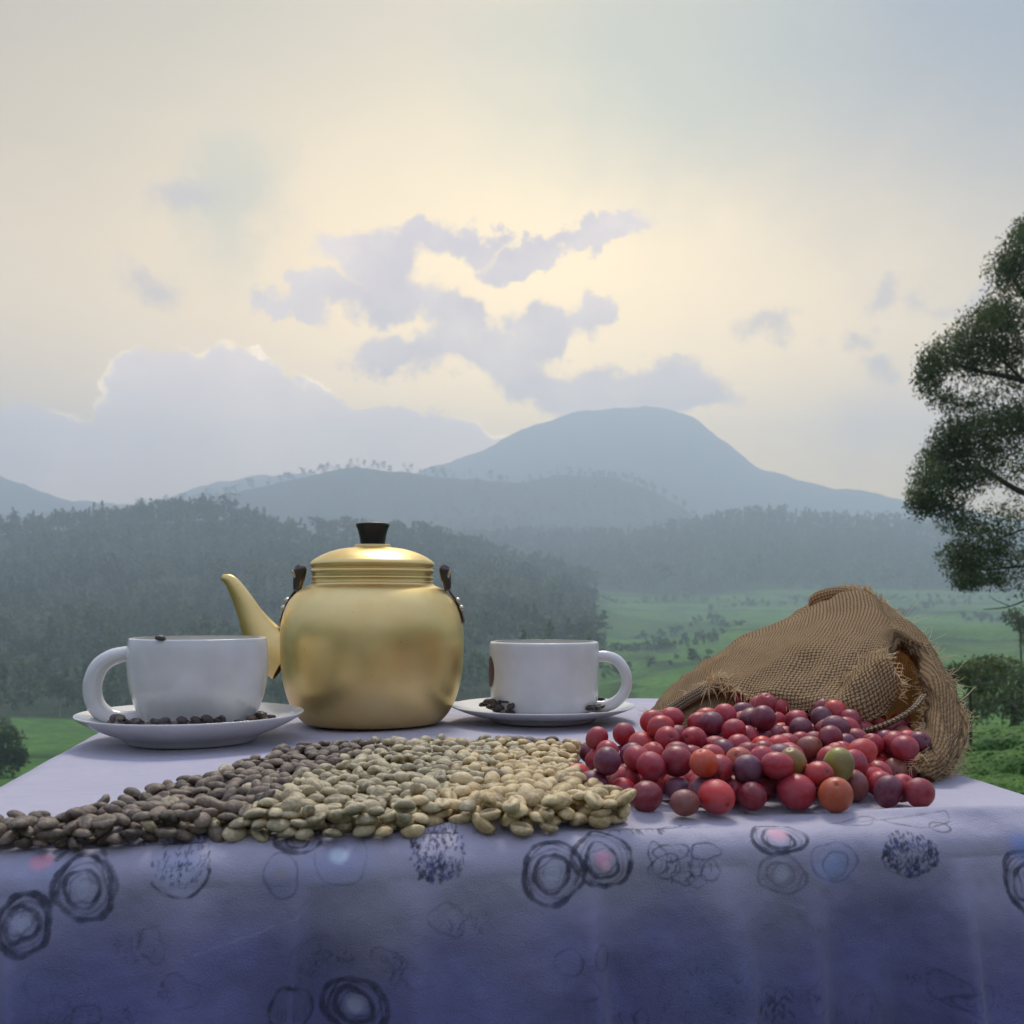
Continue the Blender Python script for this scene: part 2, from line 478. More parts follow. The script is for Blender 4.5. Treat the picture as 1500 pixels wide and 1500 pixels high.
G_TREE = [(0, (0.040, 0.065, 0.034)), (0.35, (0.085, 0.125, 0.055)), (0.7, (0.135, 0.180, 0.070)), (1, (0.20, 0.23, 0.09))]
M_FOREST = m_leaf('forest_foliage', G_DARK)
M_LEAF = m_leaf('tree_foliage', G_TREE, 0.35)
G_TEA = [(0, (0.04, 0.10, 0.018)), (0.5, (0.09, 0.21, 0.03)), (1, (0.16, 0.30, 0.05))]
M_TEA = m_leaf('tea_foliage', G_TEA, 0.3)

# ================================================================== TERRAIN
PXC = np.array([-1500, 0, 150, 330, 500, 700, 850, 900, 960, 1100, 1300, 1500, 3000.])
ROWS = {  # depth : screen rows of the ground at PXC
 8:    [1100, 1150, 1200, 1260, 1290, 1300, 1300, 1300, 1300, 1300, 1295, 1285, 1250],
 14:   [1120, 1160, 1180, 1220, 1240, 1240, 1240, 1240, 1235, 1225, 1215, 1195, 1180],
 22:   [1130, 1170, 1180, 1200, 1210, 1210, 1200, 1200, 1200, 1180, 1160, 1130, 1120],
 32:   [1130, 1175, 1180, 1190, 1190, 1190, 1185, 1180, 1175, 1150, 1120, 1088, 1080],
 50:   [1130, 1180, 1180, 1180, 1180, 1175, 1170, 1160, 1150, 1125, 1100, 1080, 1070],
 80:   [1120, 1165, 1165, 1160, 1155, 1150, 1140, 1130, 1120, 1100, 1085, 1075, 1060],
 120:  [1090, 1130, 1130, 1125, 1120, 1110, 1100, 1090, 1080, 1070, 1060, 1050, 1040],
 160:  [1060, 1100, 1098, 1095, 1090, 1080, 1070, 1060, 1052, 1045, 1035, 1030, 1020],
 240:  [1020, 1056, 1056, 1055, 1050, 1045, 1035, 1025, 1015, 1005, 1000, 995, 980],
 330:  [990, 1042, 1044, 1030, 1020, 1012, 1000, 990, 978, 965, 960, 955, 940],
 420:  [900, 935, 938, 935, 935, 935, 960, 960, 950, 935, 928, 925, 910],
 500:  [820, 852, 845, 842, 860, 872, 900, 918, 925, 912, 905, 905, 880],
 570:  [770, 785, 778, 768, 792, 812, 856, 888, 902, 893, 888, 890, 860],
 660:  [790, 800, 800, 800, 830, 850, 875, 880, 880, 876, 876, 880, 850],
 730:  [800, 820, 820, 820, 840, 855, 862, 866, 868, 868, 868, 872, 850],
 850:  [810, 830, 830, 830, 835, 838, 835, 832, 828, 822, 825, 832, 830],
 1000: [810, 840, 835, 820, 810, 800, 798, 797, 790, 765, 775, 800, 800],
 1250: [820, 840, 835, 820, 800, 775, 790, 800, 800, 795, 800, 815, 815],
 1500: [815, 820, 810, 790, 760, 750, 752, 755, 770, 790, 805, 820, 820],
}
FARX = {
 1900: ([-1500, 0, 100, 200, 330, 400, 480, 530, 600, 700, 760, 830, 900, 960, 1010, 1100, 1300, 1500, 3000],
        [800, 770, 760, 742, 724, 708, 684, 680, 692, 703, 709, 696, 698, 715, 748, 790, 800, 812, 820]),
 2200: ([-1500, 3000], [820, 830]),
 2500: ([-1500, -300, 0, 60, 120, 200, 300, 500, 700, 800, 900, 1000, 1100, 1300, 1500, 3000],
        [700, 690, 698, 717, 736, 762, 780, 770, 740, 700, 690, 700, 750, 770, 800, 820]),
 3000: ([-1500, 200, 300, 380, 450, 520, 600, 625, 700, 760, 800, 850, 900, 960, 1010, 1035, 1060, 1110, 1170, 1250, 1330, 1500, 3000],
        [760, 740, 712, 692, 692, 702, 700, 684, 661, 630, 612, 600, 593, 593, 606, 622, 643, 684, 707, 716, 728, 762, 800]),
 3500: ([-1500, 3000], [850, 850]),
}
def M(d): return np.interp(d, [0, 330, 420, 500, 570, 660, 730, 850, 1000, 1250, 1500, 1900], [0, 330, 520, 700, 900, 1000, 1080, 1200, 1400, 1650, 1780, 1900])
ROWS = {int(M(k)): v for k, v in ROWS.items()}
dk = sorted(list(ROWS) + list(FARX))
def row_y(d, px):
    if d in ROWS: return np.interp(px, PXC, ROWS[d])
    return np.interp(px, *FARX[d])
def smooth_px(y, k):
    ker = np.hanning(k); ker /= ker.sum()
    return np.convolve(np.pad(y, k // 2, mode='edge'), ker, mode='valid')[:len(y)]
PXG = np.arange(-1500, 3001, 4.0)
ZK = []
for d in dk:
    y = smooth_px(row_y(d, PXG), 15 if d >= 1500 else 41)
    ZK.append((YH - y) / F * d)
ZK = np.array(ZK)
lnk = np.log(np.array(dk, float))
# prepend the flat terrace by the table
lnk = np.concatenate([[math.log(0.05), math.log(2.6)], lnk]); ZK = np.concatenate([np.full((2, len(PXG)), -CZ), ZK])
def zrel(px, d):
    """height relative to the camera, vectorised; smooth interpolation along distance"""
    px = np.clip(px, -1500, 3000); ld = np.log(np.clip(d, 0.06, 3490))
    i = np.clip(np.searchsorted(lnk, ld) - 1, 0, len(lnk) - 2)
    t = (ld - lnk[i]) / (lnk[i + 1] - lnk[i])
    j = np.clip(((px + 1500) / 4), 0, len(PXG) - 1.001); j0 = j.astype(int); fj = j - j0
    def g(ii):
        ii = np.clip(ii, 0, len(lnk) - 1)
        return ZK[ii, j0] * (1 - fj) + ZK[ii, j0 + 1] * fj
    a, b_ = g(i), g(i + 1)
    ts = t * 0.6 + 0.4 * (t * t * (3 - 2 * t))
    return a + (b_ - a) * ts
def vnoise(x, y, sc, seed=0):
    """cheap vectorised value noise, 4 octaves"""
    out = 0; amp = 1; tot = 0
    for o in range(4):
        X = x / sc * 2 ** o + 17.3 * o + seed; Y = y / sc * 2 ** o - 9.1 * o + seed * 3
        ix, iy = np.floor(X).astype(np.int64), np.floor(Y).astype(np.int64); fx, fy = X - ix, Y - iy
        fx = fx * fx * (3 - 2 * fx); fy = fy * fy * (3 - 2 * fy)
        def h(a, b): 
            v = (a * 374761393 + b * 668265263 + 1013 * (o + 1)) & 0xffffffff
            v = ((v ^ (v >> 13)) * 1274126177) & 0xffffffff
            return ((v ^ (v >> 16)) & 0xffff) / 65535.0
        out = out + amp * ((h(ix, iy) * (1 - fx) + h(ix + 1, iy) * fx) * (1 - fy) + (h(ix, iy + 1) * (1 - fx) + h(ix + 1, iy + 1) * fx) * fy)
        tot += amp; amp *= 0.5
    return out / tot * 2 - 1
TMAX = math.atan((3000 - 750) / F)
def ground_z(x, y):
    x = np.asarray(x, float); y = np.asarray(y, float)
    r = np.hypot(x, y) + 1e-9; th = np.arctan2(x, y)
    tcl = np.clip(th, -TMAX, TMAX)
    px = 750 + F * np.tan(tcl); d = r * np.cos(tcl)
    z = zrel(px, d)
    zb = -CZ + np.clip(r - 2.5, 0, 400) * 0.22 * (1 - np.clip(r / 1600, 0, 0.6))
    k = np.clip((np.abs(th) - TMAX) / 0.9, 0, 1); k = k * k * (3 - 2 * k)
    z = z * (1 - k) + zb * k
    amp = np.clip((r - 3) * 0.006, 0, 7.0) + 6 * np.clip((r - 260) / 100, 0, 1) * np.clip((1000 - r) / 100, 0, 1) 
    z = z + vnoise(x, y, np.maximum(1, 1) * 90.0) * amp + vnoise(x, y, 22.0, 5) * np.clip((r - 10) * 0.002, 0, 1.6)
    far = np.clip((r - 2250) / 350, 0, 1)
    z = z + far * (14 * vnoise(x, y, 260.0, 11) - 22 * np.abs(vnoise(x + 0.3 * y, y * 0.35, 120.0, 13)))
    return z + CZ
def field_mask(x, y):
    r = np.hypot(x, y); th = np.clip(np.arctan2(x, y), -TMAX, TMAX); px = 750 + F * np.tan(th); d = r * np.cos(th)
    w_ = 25 * vnoise(x, y, 60., 9)
    right = (px > 872 + w_ + np.clip((900 - d) * 0.012, -10, 30)) & (d < 1090 + w_)
    left = (px < 200 + w_) & (d > 150) & (d < 255 + 0.3 * w_) & (px > 15 + w_ * .4)
    back = np.abs(np.arctan2(x, y)) > 1.0
    near = d < 150
    return ((right | left | back | near)).astype(float)

angs = np.concatenate([np.linspace(-math.pi, -0.56, 70, endpoint=False), np.arctan((np.arange(-220, 1722, 3.2) - 750) / F), np.linspace(0.56, math.pi, 70)[1:]])
rad = np.unique(np.concatenate([np.geomspace(0.05, 3600, 210), np.linspace(300, 1500, 90), np.linspace(1700, 3200, 70)]))
TH, R_ = np.meshgrid(angs, rad, indexing='ij')
RR = R_ / np.maximum(np.cos(np.clip(TH, -TMAX, TMAX)), 0.3)   # iso-depth rows in view
X, Y = RR * np.sin(TH), RR * np.cos(TH)
Z = ground_z(X, Y)
Vt = np.stack([X, Y, Z], -1).reshape(-1, 3)
me = make_mesh('terrain', Vt, grid_faces(len(angs), len(rad))[:, ::-1].copy(), M_GROUND, attrs={'field': field_mask(X.ravel(), Y.ravel())})
tag(link('ground', me), 'green tea hillsides falling away below the table and rising to misty mountains', None, kind='structure')

# ------------------------------------------------------------------ tree templates
def leafcloud(centres, radii, nper, size, droop=0.0, seed=0, squash=0.8, elong=1.0, tri=False):
    r = np.random.default_rng(seed); V = []; T = []
    for (c, rad_) in zip(centres, radii):
        c = np.array(c); rad_ = np.array(rad_) if not np.isscalar(rad_) else np.array([rad_, rad_, rad_ * squash])
        k = int(nper)
        u = r.normal(size=(k, 3)); u /= np.linalg.norm(u, axis=1)[:, None]
        rr = r.uniform(0.0, 1.0, k) ** 0.5 * r.uniform(0.8, 1.28, k)
        p = c + u * rr[:, None] * rad_
        a = r.normal(size=(k, 3)); a[:, 2] -= droop; a /= np.linalg.norm(a, axis=1)[:, None]
        b = r.normal(size=(k, 3)); b -= (b * a).sum(1)[:, None] * a; b /= np.linalg.norm(b, axis=1)[:, None]
        s = size * r.uniform(0.6, 1.3, k)[:, None]
        a = a * s * elong; b = b * s / elong * 0.8
        if tri: q = np.stack([p - b, p + b, p + a * 1.6], 1)
        else: q = np.stack([p - a, p - b, p + a, p + b], 1)
        V.append(q.reshape(-1, 3))
        tone = np.clip(0.38 + 0.30 * u[:, 2] * rr * 0 + r.normal(0, 0.2, k) + 0.12 * r.normal(), 0, 0.99)
        T.append(np.repeat(tone, 3 if tri else 4))
    V = np.concatenate(V); T = np.concatenate(T)
    return V, np.arange(len(V)).reshape(-1, 3 if tri else 4), T

def tpl_conifer(seed, h=1.0, wd=0.2):
    r = np.random.default_rng(seed); cs, rs = [], []
    for i in range(9):
        z = 0.22 + 0.76 * i / 8
        rad_ = wd * (1.05 - z) ** 0.8 * r.uniform(0.75, 1.2) + 0.015
        cs.append((r.normal(0, 0.012), r.normal(0, 0.012), z)); rs.append((rad_, rad_, 0.055))
    return leafcloud(cs, rs, 13, 0.045, 0.5, seed)
def tpl_broad(seed, wd=0.3):
    r = np.random.default_rng(seed); cs, rs = [], []
    for i in range(9):
        a = r.uniform(0, 6.28); q = r.uniform(0, 0.65)
        z = r.uniform(0.42, 0.86)
        cs.append((math.cos(a) * q * wd, math.sin(a) * q * wd, z)); rr = r.uniform(0.09, 0.17)
        rs.append((rr, rr, rr * 0.75))
    return leafcloud(cs, rs, 14, 0.05, 0.2, seed)
def tpl_tall(seed):
    r = np.random.default_rng(seed); cs, rs = [], []
    for i in range(8):
        z = r.uniform(0.5, 0.97); rr = r.uniform(0.05, 0.1)
        cs.append((r.normal(0, 0.07), r.normal(0, 0.07), z)); rs.append((rr, rr, rr * 0.8))
    return leafcloud(cs, rs, 11, 0.035, 0.2, seed)
TPL = [tpl_conifer(i, wd=0.17 + 0.02 * i) for i in range(4)] + [tpl_broad(10 + i) for i in range(5)] + [tpl_tall(20 + i) for i in range(3)]
def trunk_tpl(r0=0.014, h=0.75, seg=5):
    return tube([(0, 0, -0.06), (0.01, 0, h * 0.5), (0, 0.005, h)], [r0, r0 * 0.75, r0 * 0.35], seg)

def forest(name, label, cat, pts, hts, kinds):
    V, Q, T = [], [], []; off = 0; TV, TF, toff = [], [], 0
    tv, tf = trunk_tpl(seg=4); tq = np.array([f for f in tf if len(f) == 4])
    for (x, y, z), h, k in zip(pts, hts, kinds):
        v, q, t = TPL[k]; a = rng.uniform(0, 6.28); c, s = math.cos(a), math.sin(a)
        wv = h * rng.uniform(0.85, 1.25)
        vv = np.stack([(v[:, 0] * c - v[:, 1] * s) * wv + x, (v[:, 0] * s + v[:, 1] * c) * wv + y, v[:, 2] * h + z], -1)
        V.append(vv); Q.append(q + off); off += len(vv); T.append(np.clip(t * 0.7 - 0.02 + rng.uniform(-0.22, 0.36) + 0.7 * vnoise(np.array([x]), np.array([y]), 80., 3)[0], 0, 0.99))
        TV.append(tv * h + (x, y, z)); TF.append(tq + toff); toff += len(tv)
    o = link(name, make_mesh(name, np.concatenate(V), np.concatenate(Q), M_FOREST, False, attrs={'tone': np.concatenate(T)}))
    tag(o, label, cat, kind='stuff')
    o2 = link('trunks', make_mesh('trunks', np.concatenate(TV), np.concatenate(TF), M_PALEBARK), o); o2['kind'] = 'stuff'
    return o
def scatter(nn, px0, px1, d0, d1, ok=None, far_bias=1.0):
    px = rng.uniform(px0, px1, nn); d = np.sqrt(rng.uniform(d0 ** 2, d1 ** 2, nn))
    x = (px - 750) / F * d; z = ground_z(x, d)
    m = np.ones(nn, bool) if ok is None else ok(px, d, x)
    return np.stack([x, d, z - 0.3], -1)[m], px[m], d[m]
nofield = lambda px, d, x: field_mask(x, d) < 0.5
p1, _, d1 = scatter(4600, -170, 990, 262, 935, nofield)
forest('forest', 'dense dark green wood covering the left hillside behind the kettle', 'forest', p1, np.clip(rng.lognormal(2.35, 0.28, len(p1)), 5, 15.5) * (0.85 + d1 / 1500) * (1 + 0.35 * vnoise(p1[:, 0], p1[:, 1], 70., 61)), rng.choice([0, 1, 2, 4, 5, 6, 7, 8, 5, 7, 9, 11], len(p1)))
p2, px2, d2 = scatter(3800, 650, 1720, 1090, 1420)
forest('forest', 'hazy blue-green wood on the slope behind the tea fields at right', 'forest', p2, rng.uniform(13, 27, len(p2)), rng.integers(0, 12, len(p2)))
p3, px3, d3 = scatter(1700, -150, 1100, 1450, 1930)
forest('forest', 'pale misty wood along the ridge below the mountain', 'forest', p3, rng.uniform(12, 22, len(p3)), rng.integers(4, 12, len(p3)))

def tree_thing(name, label, cat, group, px, d, h, tk, leafm=M_FOREST, py=None, bark=M_PALEBARK, first=None):
    x = (px - 750) / F * d; z = float(ground_z(x, d)) - 0.1
    t = empty(name, (x, d, z)); tag(t, label, cat, group)
    if first is None:
        v, q, tt = TPL[tk]
        cm = make_mesh('crown', v, q, leafm, False, attrs={'tone': tt}); tm = make_mesh('trunk', *trunk_tpl(0.018, 0.7), bark)
    else: cm, tm = first
    a = link('crown', cm, t); b = link('trunk', tm, t)
    t.scale = (h * 1.1, h * 1.1, h); t.rotation_euler = (0, 0, random.uniform(0, 6))
    return t, (cm, tm)
# trees on the crest of the wooded hill, one by one
firsts = {}
def crest(name, label, cat, group, px, d, h, tk, **k):
    key = (tk, k.get('leafm', M_FOREST).name)
    t, f = tree_thing(name, label, cat, group, px, d, h, tk, first=firsts.get(key), **k); firsts[key] = f
for i, px in enumerate([5, 22, 48, 70, 92, 108, 130, 150, 172, 190, 214, 232, 250, 262, 278, 300, 312, 350, 372, 395, 420, 448, 590, 615, 640, 668, 690, 715, 745, 772, 800, 830]):
    hh = 17 if px < 280 else 13
    crest('hill_tree', 'dark pointed tree standing on the crest of the left wooded hill', 'tree', 'trees along the crest of the wooded hill', px, 893 + random.uniform(-8, 10), 1.5 * hh * random.uniform(0.5, 0.95), [0, 1, 2, 3, 5, 9][i % 6])
crest('broad_tree', 'broad flat-topped tree rising highest on the left wooded crest', 'tree', None, 331, 885, 30, 6)
crest('lone_tree', 'small pale tree standing alone on top of the misty ridge', 'tree', None, 471, 1890, 24, 5)
for i, px in enumerate([878, 905, 938, 972, 1008, 1040, 1075, 1105, 1160, 1210, 1262, 1300, 1345]):
    crest('field_tree', 'hazy round tree at the upper edge of the tea field', 'tree', 'trees along the upper edge of the tea field', px, 1040 + random.uniform(-10, 35), 1.5 * random.choice([16, 20, 24, 30]) * (1.2 if px == 938 else 0.9), [5, 6, 7, 8, 2][i % 5])
p4, _, _ = scatter(230, 880, 1060, 290, 520, lambda px, d, x: vnoise(x, d, 30., 41) > -0.05)
forest('shrubs', 'dark shrubs filling the valley floor between the white cup and the sack', 'shrubs', p4, rng.uniform(3, 7, len(p4)), rng.integers(4, 9, len(p4)))
hp_ = []
for (xa, da, xb, db, nn) in [(1035, 560, 1190, 640, 40), (960, 640, 1110, 610, 34), (1280, 520, 1420, 560, 36), (1300, 620, 1500, 640, 40), (930, 470, 1060, 500, 26), (1290, 430, 1330, 470, 14), (1150, 655, 1340, 640, 46), (880, 600, 1010, 655, 34), (1400, 500, 1500, 470, 26), (1040, 500, 1090, 450, 16)]:
    for k in range(nn):
        t = rng.random(); px = xa + (xb - xa) * t + rng.normal(0, 3); d = float(M(da + (db - da) * t)) + rng.normal(0, 5); x = (px - 750) / F * d; hp_.append((x, d, float(ground_z(x, d)) - 0.5))
forest('hedgerow', 'dark hedgerows of small trees crossing the hazy tea field', 'hedgerow', np.array(hp_), rng.uniform(3, 9, len(hp_)), rng.integers(4, 9, len(hp_)))

# ------------------------------------------------------------------ near trees at right
def leafy(label, cat, name, base, lobes, per, size, trunk_path, trunk_r, leafm=M_LEAF, branches=(), droop=0.3, seed=1, elong=1.5):
    t = empty(name, base); tag(t, label, cat)
    base = np.array(base)
    V, Q, T = [], [], []; off = 0
    for i, (c, r, dens) in enumerate(lobes):
        v, q, tt = leafcloud([np.array(c) - base], [r], int(per * dens), size, droop, seed + i, elong=elong)
        V.append(v); Q.append(q + off); off += len(v); T.append(tt)
    link('crown', make_mesh('crown', np.concatenate(V), np.concatenate(Q), leafm, False, attrs={'tone': np.concatenate(T)}), t)
    tp = np.array(trunk_path) - base
    link('trunk', make_mesh('trunk', *tube(catmull(tp, 6), np.interp(np.linspace(0, 1, (len(tp) - 1) * 6 + 1), np.linspace(0, 1, len(trunk_r)), trunk_r), 10), M_BARK), t)
    for br in branches:
        bp = catmull(np.array([np.array(b) - base for b in br[0]]), 5)
        link('branch', make_mesh('branch', *tube(bp, np.linspace(br[1], br[1] * 0.25, len(bp)), 6), M_BARK), t)
    return t
DT = 19.0
def L(px, py, dd=0.0): return tuple(P(px, py, DT + dd))
pm = DT / F
lob = []
def lobe(px, py, rx, ry, dens, dd=0.0): lob.append((L(px, py, dd), (rx * pm, max(rx, ry) * pm * 1.1, ry * pm), dens))
r_ = random.Random(3)
outline = [(1490,372,22,34,1),(1505,345,20,25,1),(1478,398,28,30,1),(1500,430,40,50,1.3),(1455,462,26,22,.9),(1440,480,34,30,1.1),(1478,480,36,34,1.2),
 (1405,508,30,28,1.1),(1372,530,24,26,1),(1362,555,18,26,.8),(1385,585,22,18,.5),(1425,530,30,30,1.1),(1462,520,30,26,1),(1500,520,40,40,1.1),
 (1395,640,26,26,1),(1425,625,40,26,1.3),(1465,618,40,28,1.3),(1500,612,30,28,1.2),(1375,670,24,26,1),(1410,668,40,30,1.4),(1455,660,40,28,1.2),(1360,705,26,28,1.1),
 (1395,705,34,26,1.1),(1350,735,20,22,.9),(1385,742,30,18,.7),(1430,700,30,20,.7),(1500,690,40,36,.8),(1410,765,30,22,.6),(1440,780,34,26,.6),(1480,760,40,30,.6),
 (1405,815,26,24,1),(1430,828,34,28,1.3),(1418,850,24,14,.7),(1460,805,26,24,.6),(1490,820,26,30,.35),(1460,850,20,12,.3),(1495,560,30,26,.35),(1450,575,30,16,.25),(1420,592,24,12,.25)]
for px, py, rx, ry, dn in outline: lobe(px, py, rx * 1.2, ry * 1.2, dn * 1.2, r_.uniform(-0.4, 0.4))
for _ in range(46): lobe(r_.uniform(1530, 2000), r_.uniform(250, 880), r_.uniform(30, 60), r_.uniform(26, 50), 1.2, r_.uniform(-3, 3))
bz = float(ground_z((1760 - 750) / F * 22, 22.0))
trk = [((1760 - 750) / F * DT, DT, bz - 1), L(1765, 950), L(1745, 700), L(1720, 450), L(1700, 250)]
brs = [([L(1755, 820), L(1620, 760), L(1500, 722), L(1440, 690), L(1375, 690)], 0.09), ([L(1750, 680), L(1600, 600), L(1500, 558), L(1440, 545), L(1385, 530)], 0.09),
       ([L(1500, 558), L(1470, 530), L(1440, 500)], 0.03), ([L(1745, 640), L(1600, 500), L(1510, 440), L(1480, 400)], 0.09), ([L(1760, 900), L(1600, 850), L(1520, 830), L(1440, 835)], 0.06),
       ([L(1600, 850), L(1530, 868), L(1480, 888), L(1440, 893)], 0.025), ([L(1530, 868), L(1490, 862), L(1455, 868)], 0.012), ([L(1480, 888), L(1460, 880), L(1448, 872)], 0.01),
       ([L(1620, 760), L(1520, 770), L(1460, 790)], 0.04), ([L(1600, 600), L(1500, 630), L(1430, 640)], 0.05), ([L(1720, 450), L(1600, 380), L(1520, 350)], 0.06)]
leafy('tall feathery dark green tree reaching into the picture at the right edge', 'tree', 'feathery_tree', trk[0], lob, 1150, 0.026, trk, [0.22, 0.2, 0.16, 0.12, 0.06], branches=brs, droop=0.7, elong=1.6)

def near_tree(label, name, px, d, lobes, tr, per=500, size=0.07, top=980, seed=5, leafm=M_LEAF):
    x = (px - 750) / F * d; z = float(ground_z(x, d)); m = d / F
    ls = [(tuple(P(a, b, d + dd)), (rx * m, rx * m, ry * m), dn) for a, b, rx, ry, dn, dd in lobes]
    tp = [(x, d, z - 0.3), tuple(P(px + 4, (top + YH - (z - CZ) * F / d) / 2, d)), tuple(P(px + 2, top, d))]
    return leafy(label, 'tree', name, (x, d, z), ls, per, size, tp, [tr, tr * 0.8, tr * 0.5], seed=seed, leafm=leafm)
near_tree('slender dark tree with bare thin trunk in the tea field right of the sack', 'slender_tree', 1418, 24, [(1420, 985, 34, 20, 1, 0), (1450, 975, 34, 16, 1, .4), (1395, 990, 20, 14, .6, 0), (1440, 1005, 30, 14, .6, -.3)], 0.05, 420, 0.05, 985, 31)
near_tree('bushy dark green tree behind the slender trunk at right edge', 'bushy_tree', 1480, 42, [(1450, 985, 40, 24, 1.2, 0), (1490, 990, 40, 28, 1.2, 1), (1465, 1025, 50, 30, 1.2, 0), (1500, 1035, 40, 34, 1.2, 0), (1430, 1035, 30, 26, 1, 0), (1540, 1000, 50, 40, 1.5, 0)], 0.12, 420, 0.085, 1010, 51)
near_tree('tiny crowned tree standing above the bushes at the right edge', 'small_tree', 1492, 90, [(1486, 905, 16, 16, 1, 0), (1500, 915, 14, 12, 1, 0), (1505, 935, 14, 16, .8, 0)], 0.12, 260, 0.14, 915, 71)
near_tree('low dark bushy tree at the lower left edge beside the green patch', 'corner_tree', -5, 110, [(-20, 1075, 36, 24, 1, 0), (8, 1085, 26, 22, 1, 0), (0, 1115, 34, 26, 1, 0), (25, 1110, 16, 14, .8, 0), (-40, 1100, 40, 30, 1, 0)], 0.3, 600, 0.22, 1090, 91, M_FOREST)

# ------------------------------------------------------------------ tea rows
def tea_rows(label, px0, px1, da, db, spacing, hgt, slant, nu, nv):
    U, V_ = np.meshgrid(np.linspace(px0, px1, nu), np.linspace(da, db, nv), indexing='ij')
    x = (U - 750) / F * V_; y = V_
    ph = (y + slant * x + 0.5 * vnoise(x, y, 5.0, 3)) / spacing
    prof = np.clip(1 - (np.abs((ph % 1) - 0.5) / 0.42) ** 4, 0, 1)
    cr = vnoise(x, y, 0.5, 4)
    z = ground_z(x, y) - 0.1 + prof * hgt * (1 + 0.25 * vnoise(x, y, 1.5, 8)) + 0.14 * cr * (prof > 0.1)
    jx = rng.normal(0, 0.03, x.shape)
    tone = np.clip(0.30 + 0.35 * vnoise(x, y, 1.2, 2) + rng.normal(0, 0.16, x.shape) + 0.25 * (prof - 0.6), 0, 0.99)
    me = make_mesh('tea', np.stack([x + jx, y + jx, z], -1).reshape(-1, 3), grid_faces(nu, nv), M_TEA, False, attrs={'tone': tone.ravel()})
    tag(link('tea_bushes', me), label, 'tea bushes', kind='stuff')
tea_rows('bright green clipped tea hedges running in rows at the right edge', 1300, 1720, 11, 36, 1.7, 0.75, 0.30, 260, 420)

# ================================================================== TABLE AND CLOTH
ALPHA = math.radians(9)
E1 = np.array([math.cos(ALPHA), math.sin(ALPHA)]); E2 = np.array([-math.sin(ALPHA), math.cos(ALPHA)])
O0 = np.array([0.0, 0.433])
S0, S1, T1 = -0.238, 0.263, 0.565
def tab(s, t): return O0 + s * E1 + t * E2
tb = empty('table', (*tab((S0 + S1) / 2, T1 / 2), 0), ALPHA)
tag(tb, 'small table hidden under the long printed cloth', 'table')
def box(x0, x1, y0, y1, z0, z1):
    v = [(x, y, z) for x in (x0, x1) for y in (y0, y1) for z in (z0, z1)]
    return np.array(v), [[0, 1, 3, 2], [4, 6, 7, 5], [0, 4, 5, 1], [2, 3, 7, 6], [0, 2, 6, 4], [1, 5, 7, 3]]
hw, hd = (S1 - S0) / 2, T1 / 2
link('tabletop', make_mesh('tabletop', *box(-hw, hw, -hd, hd, TZ - 0.03, TZ - 0.004), M_WOOD, False), tb)
for a in (-1, 1):
    for b in (-1, 1):
        link('leg', make_mesh('leg', *box(a * (hw - 0.03) - 0.02, a * (hw - 0.03) + 0.02, b * (hd - 0.03) - 0.02, b * (hd - 0.03) + 0.02, 0.0, TZ - 0.03), M_WOOD, False), tb)

RC = 0.014
DROP = 0.62
def cloth_pos(s, b):
    """s along the front edge, b distance back from the front edge (negative = hanging); both arrays"""
    cs, cb = np.clip(s, S0, S1), np.clip(b, 0, T1)
    ex, ey = s - cs, b - cb
    ra = np.hypot(ex, ey) + 1e-12; dx, dy = ex / ra, ey / ra
    q = RC * math.pi / 2
    ang_ = np.clip(ra / q, 0, 1) * math.pi / 2
    out = RC * np.sin(ang_); down = RC * (1 - np.cos(ang_)) + np.clip(ra - q, 0, None)
    hang = np.clip(ra - q, 0, None)
    along = s * np.abs(dy) + b * np.abs(dx)
    fold = 0.45 * np.sin(along * 31 + 1.0) + 0.35 * np.sin(along * 57 + 2.2) + 0.25 * np.sin(along * 104 + 0.5) + 0.5 * vnoise(along, hang * 0.5, 0.06, 3)
    for c0, wd_, am in [(-0.19, .006, .8), (-0.085, .005, .7), (-0.04, .007, .6), (0.03, .005, .8), (0.125, .006, .7), (0.19, .005, .9), (0.215, .008, .6)]:
        fold += am * np.exp(-((along - c0 - 0.05 * np.sin(c0 * 90) * hang) / wd_) ** 2)
    amp = 0.036 * np.clip(hang / 0.22, 0, 1) ** 0.85
    fold += 0.9 * np.exp(-((along - 0.085 - 0.12 * hang) / 0.010) ** 2) + 0.7 * np.exp(-((along + 0.125 + 0.1 * hang) / 0.012) ** 2) + 0.6 * np.exp(-((along - 0.155 + 0.06 * hang) / 0.012) ** 2)
    out = out + amp * fold + 0.05 * hang
    x = cs + dx * out; y = cb + dy * out
    z = TZ - down
    # soft wrinkles on the top, a raised crease along the front edge
    topm = (ra < 0.002)
    wr = 0.0009 * vnoise(s * 0.4, b, 0.05, 1) + 0.0010 * vnoise(s, b * 0.3, 0.09, 6)
    wr += 0.0052 * np.exp(-((b - 0.012 - 0.010 * np.sin(s * 22)) / 0.006) ** 2) * (0.55 + 0.45 * np.sin(s * 34 + 1)) 
    wr += 0.004 * np.exp(-((s + 0.014) / 0.012) ** 2 - ((b - 0.016) / 0.010) ** 2)
    wr = wr * np.exp(-(ra / 0.02) ** 2)
    z = z + wr
    W = O0[None, :] + x.reshape(-1, 1) * E1 + y.reshape(-1, 1) * E2
    return np.column_stack([W, z.ravel()])
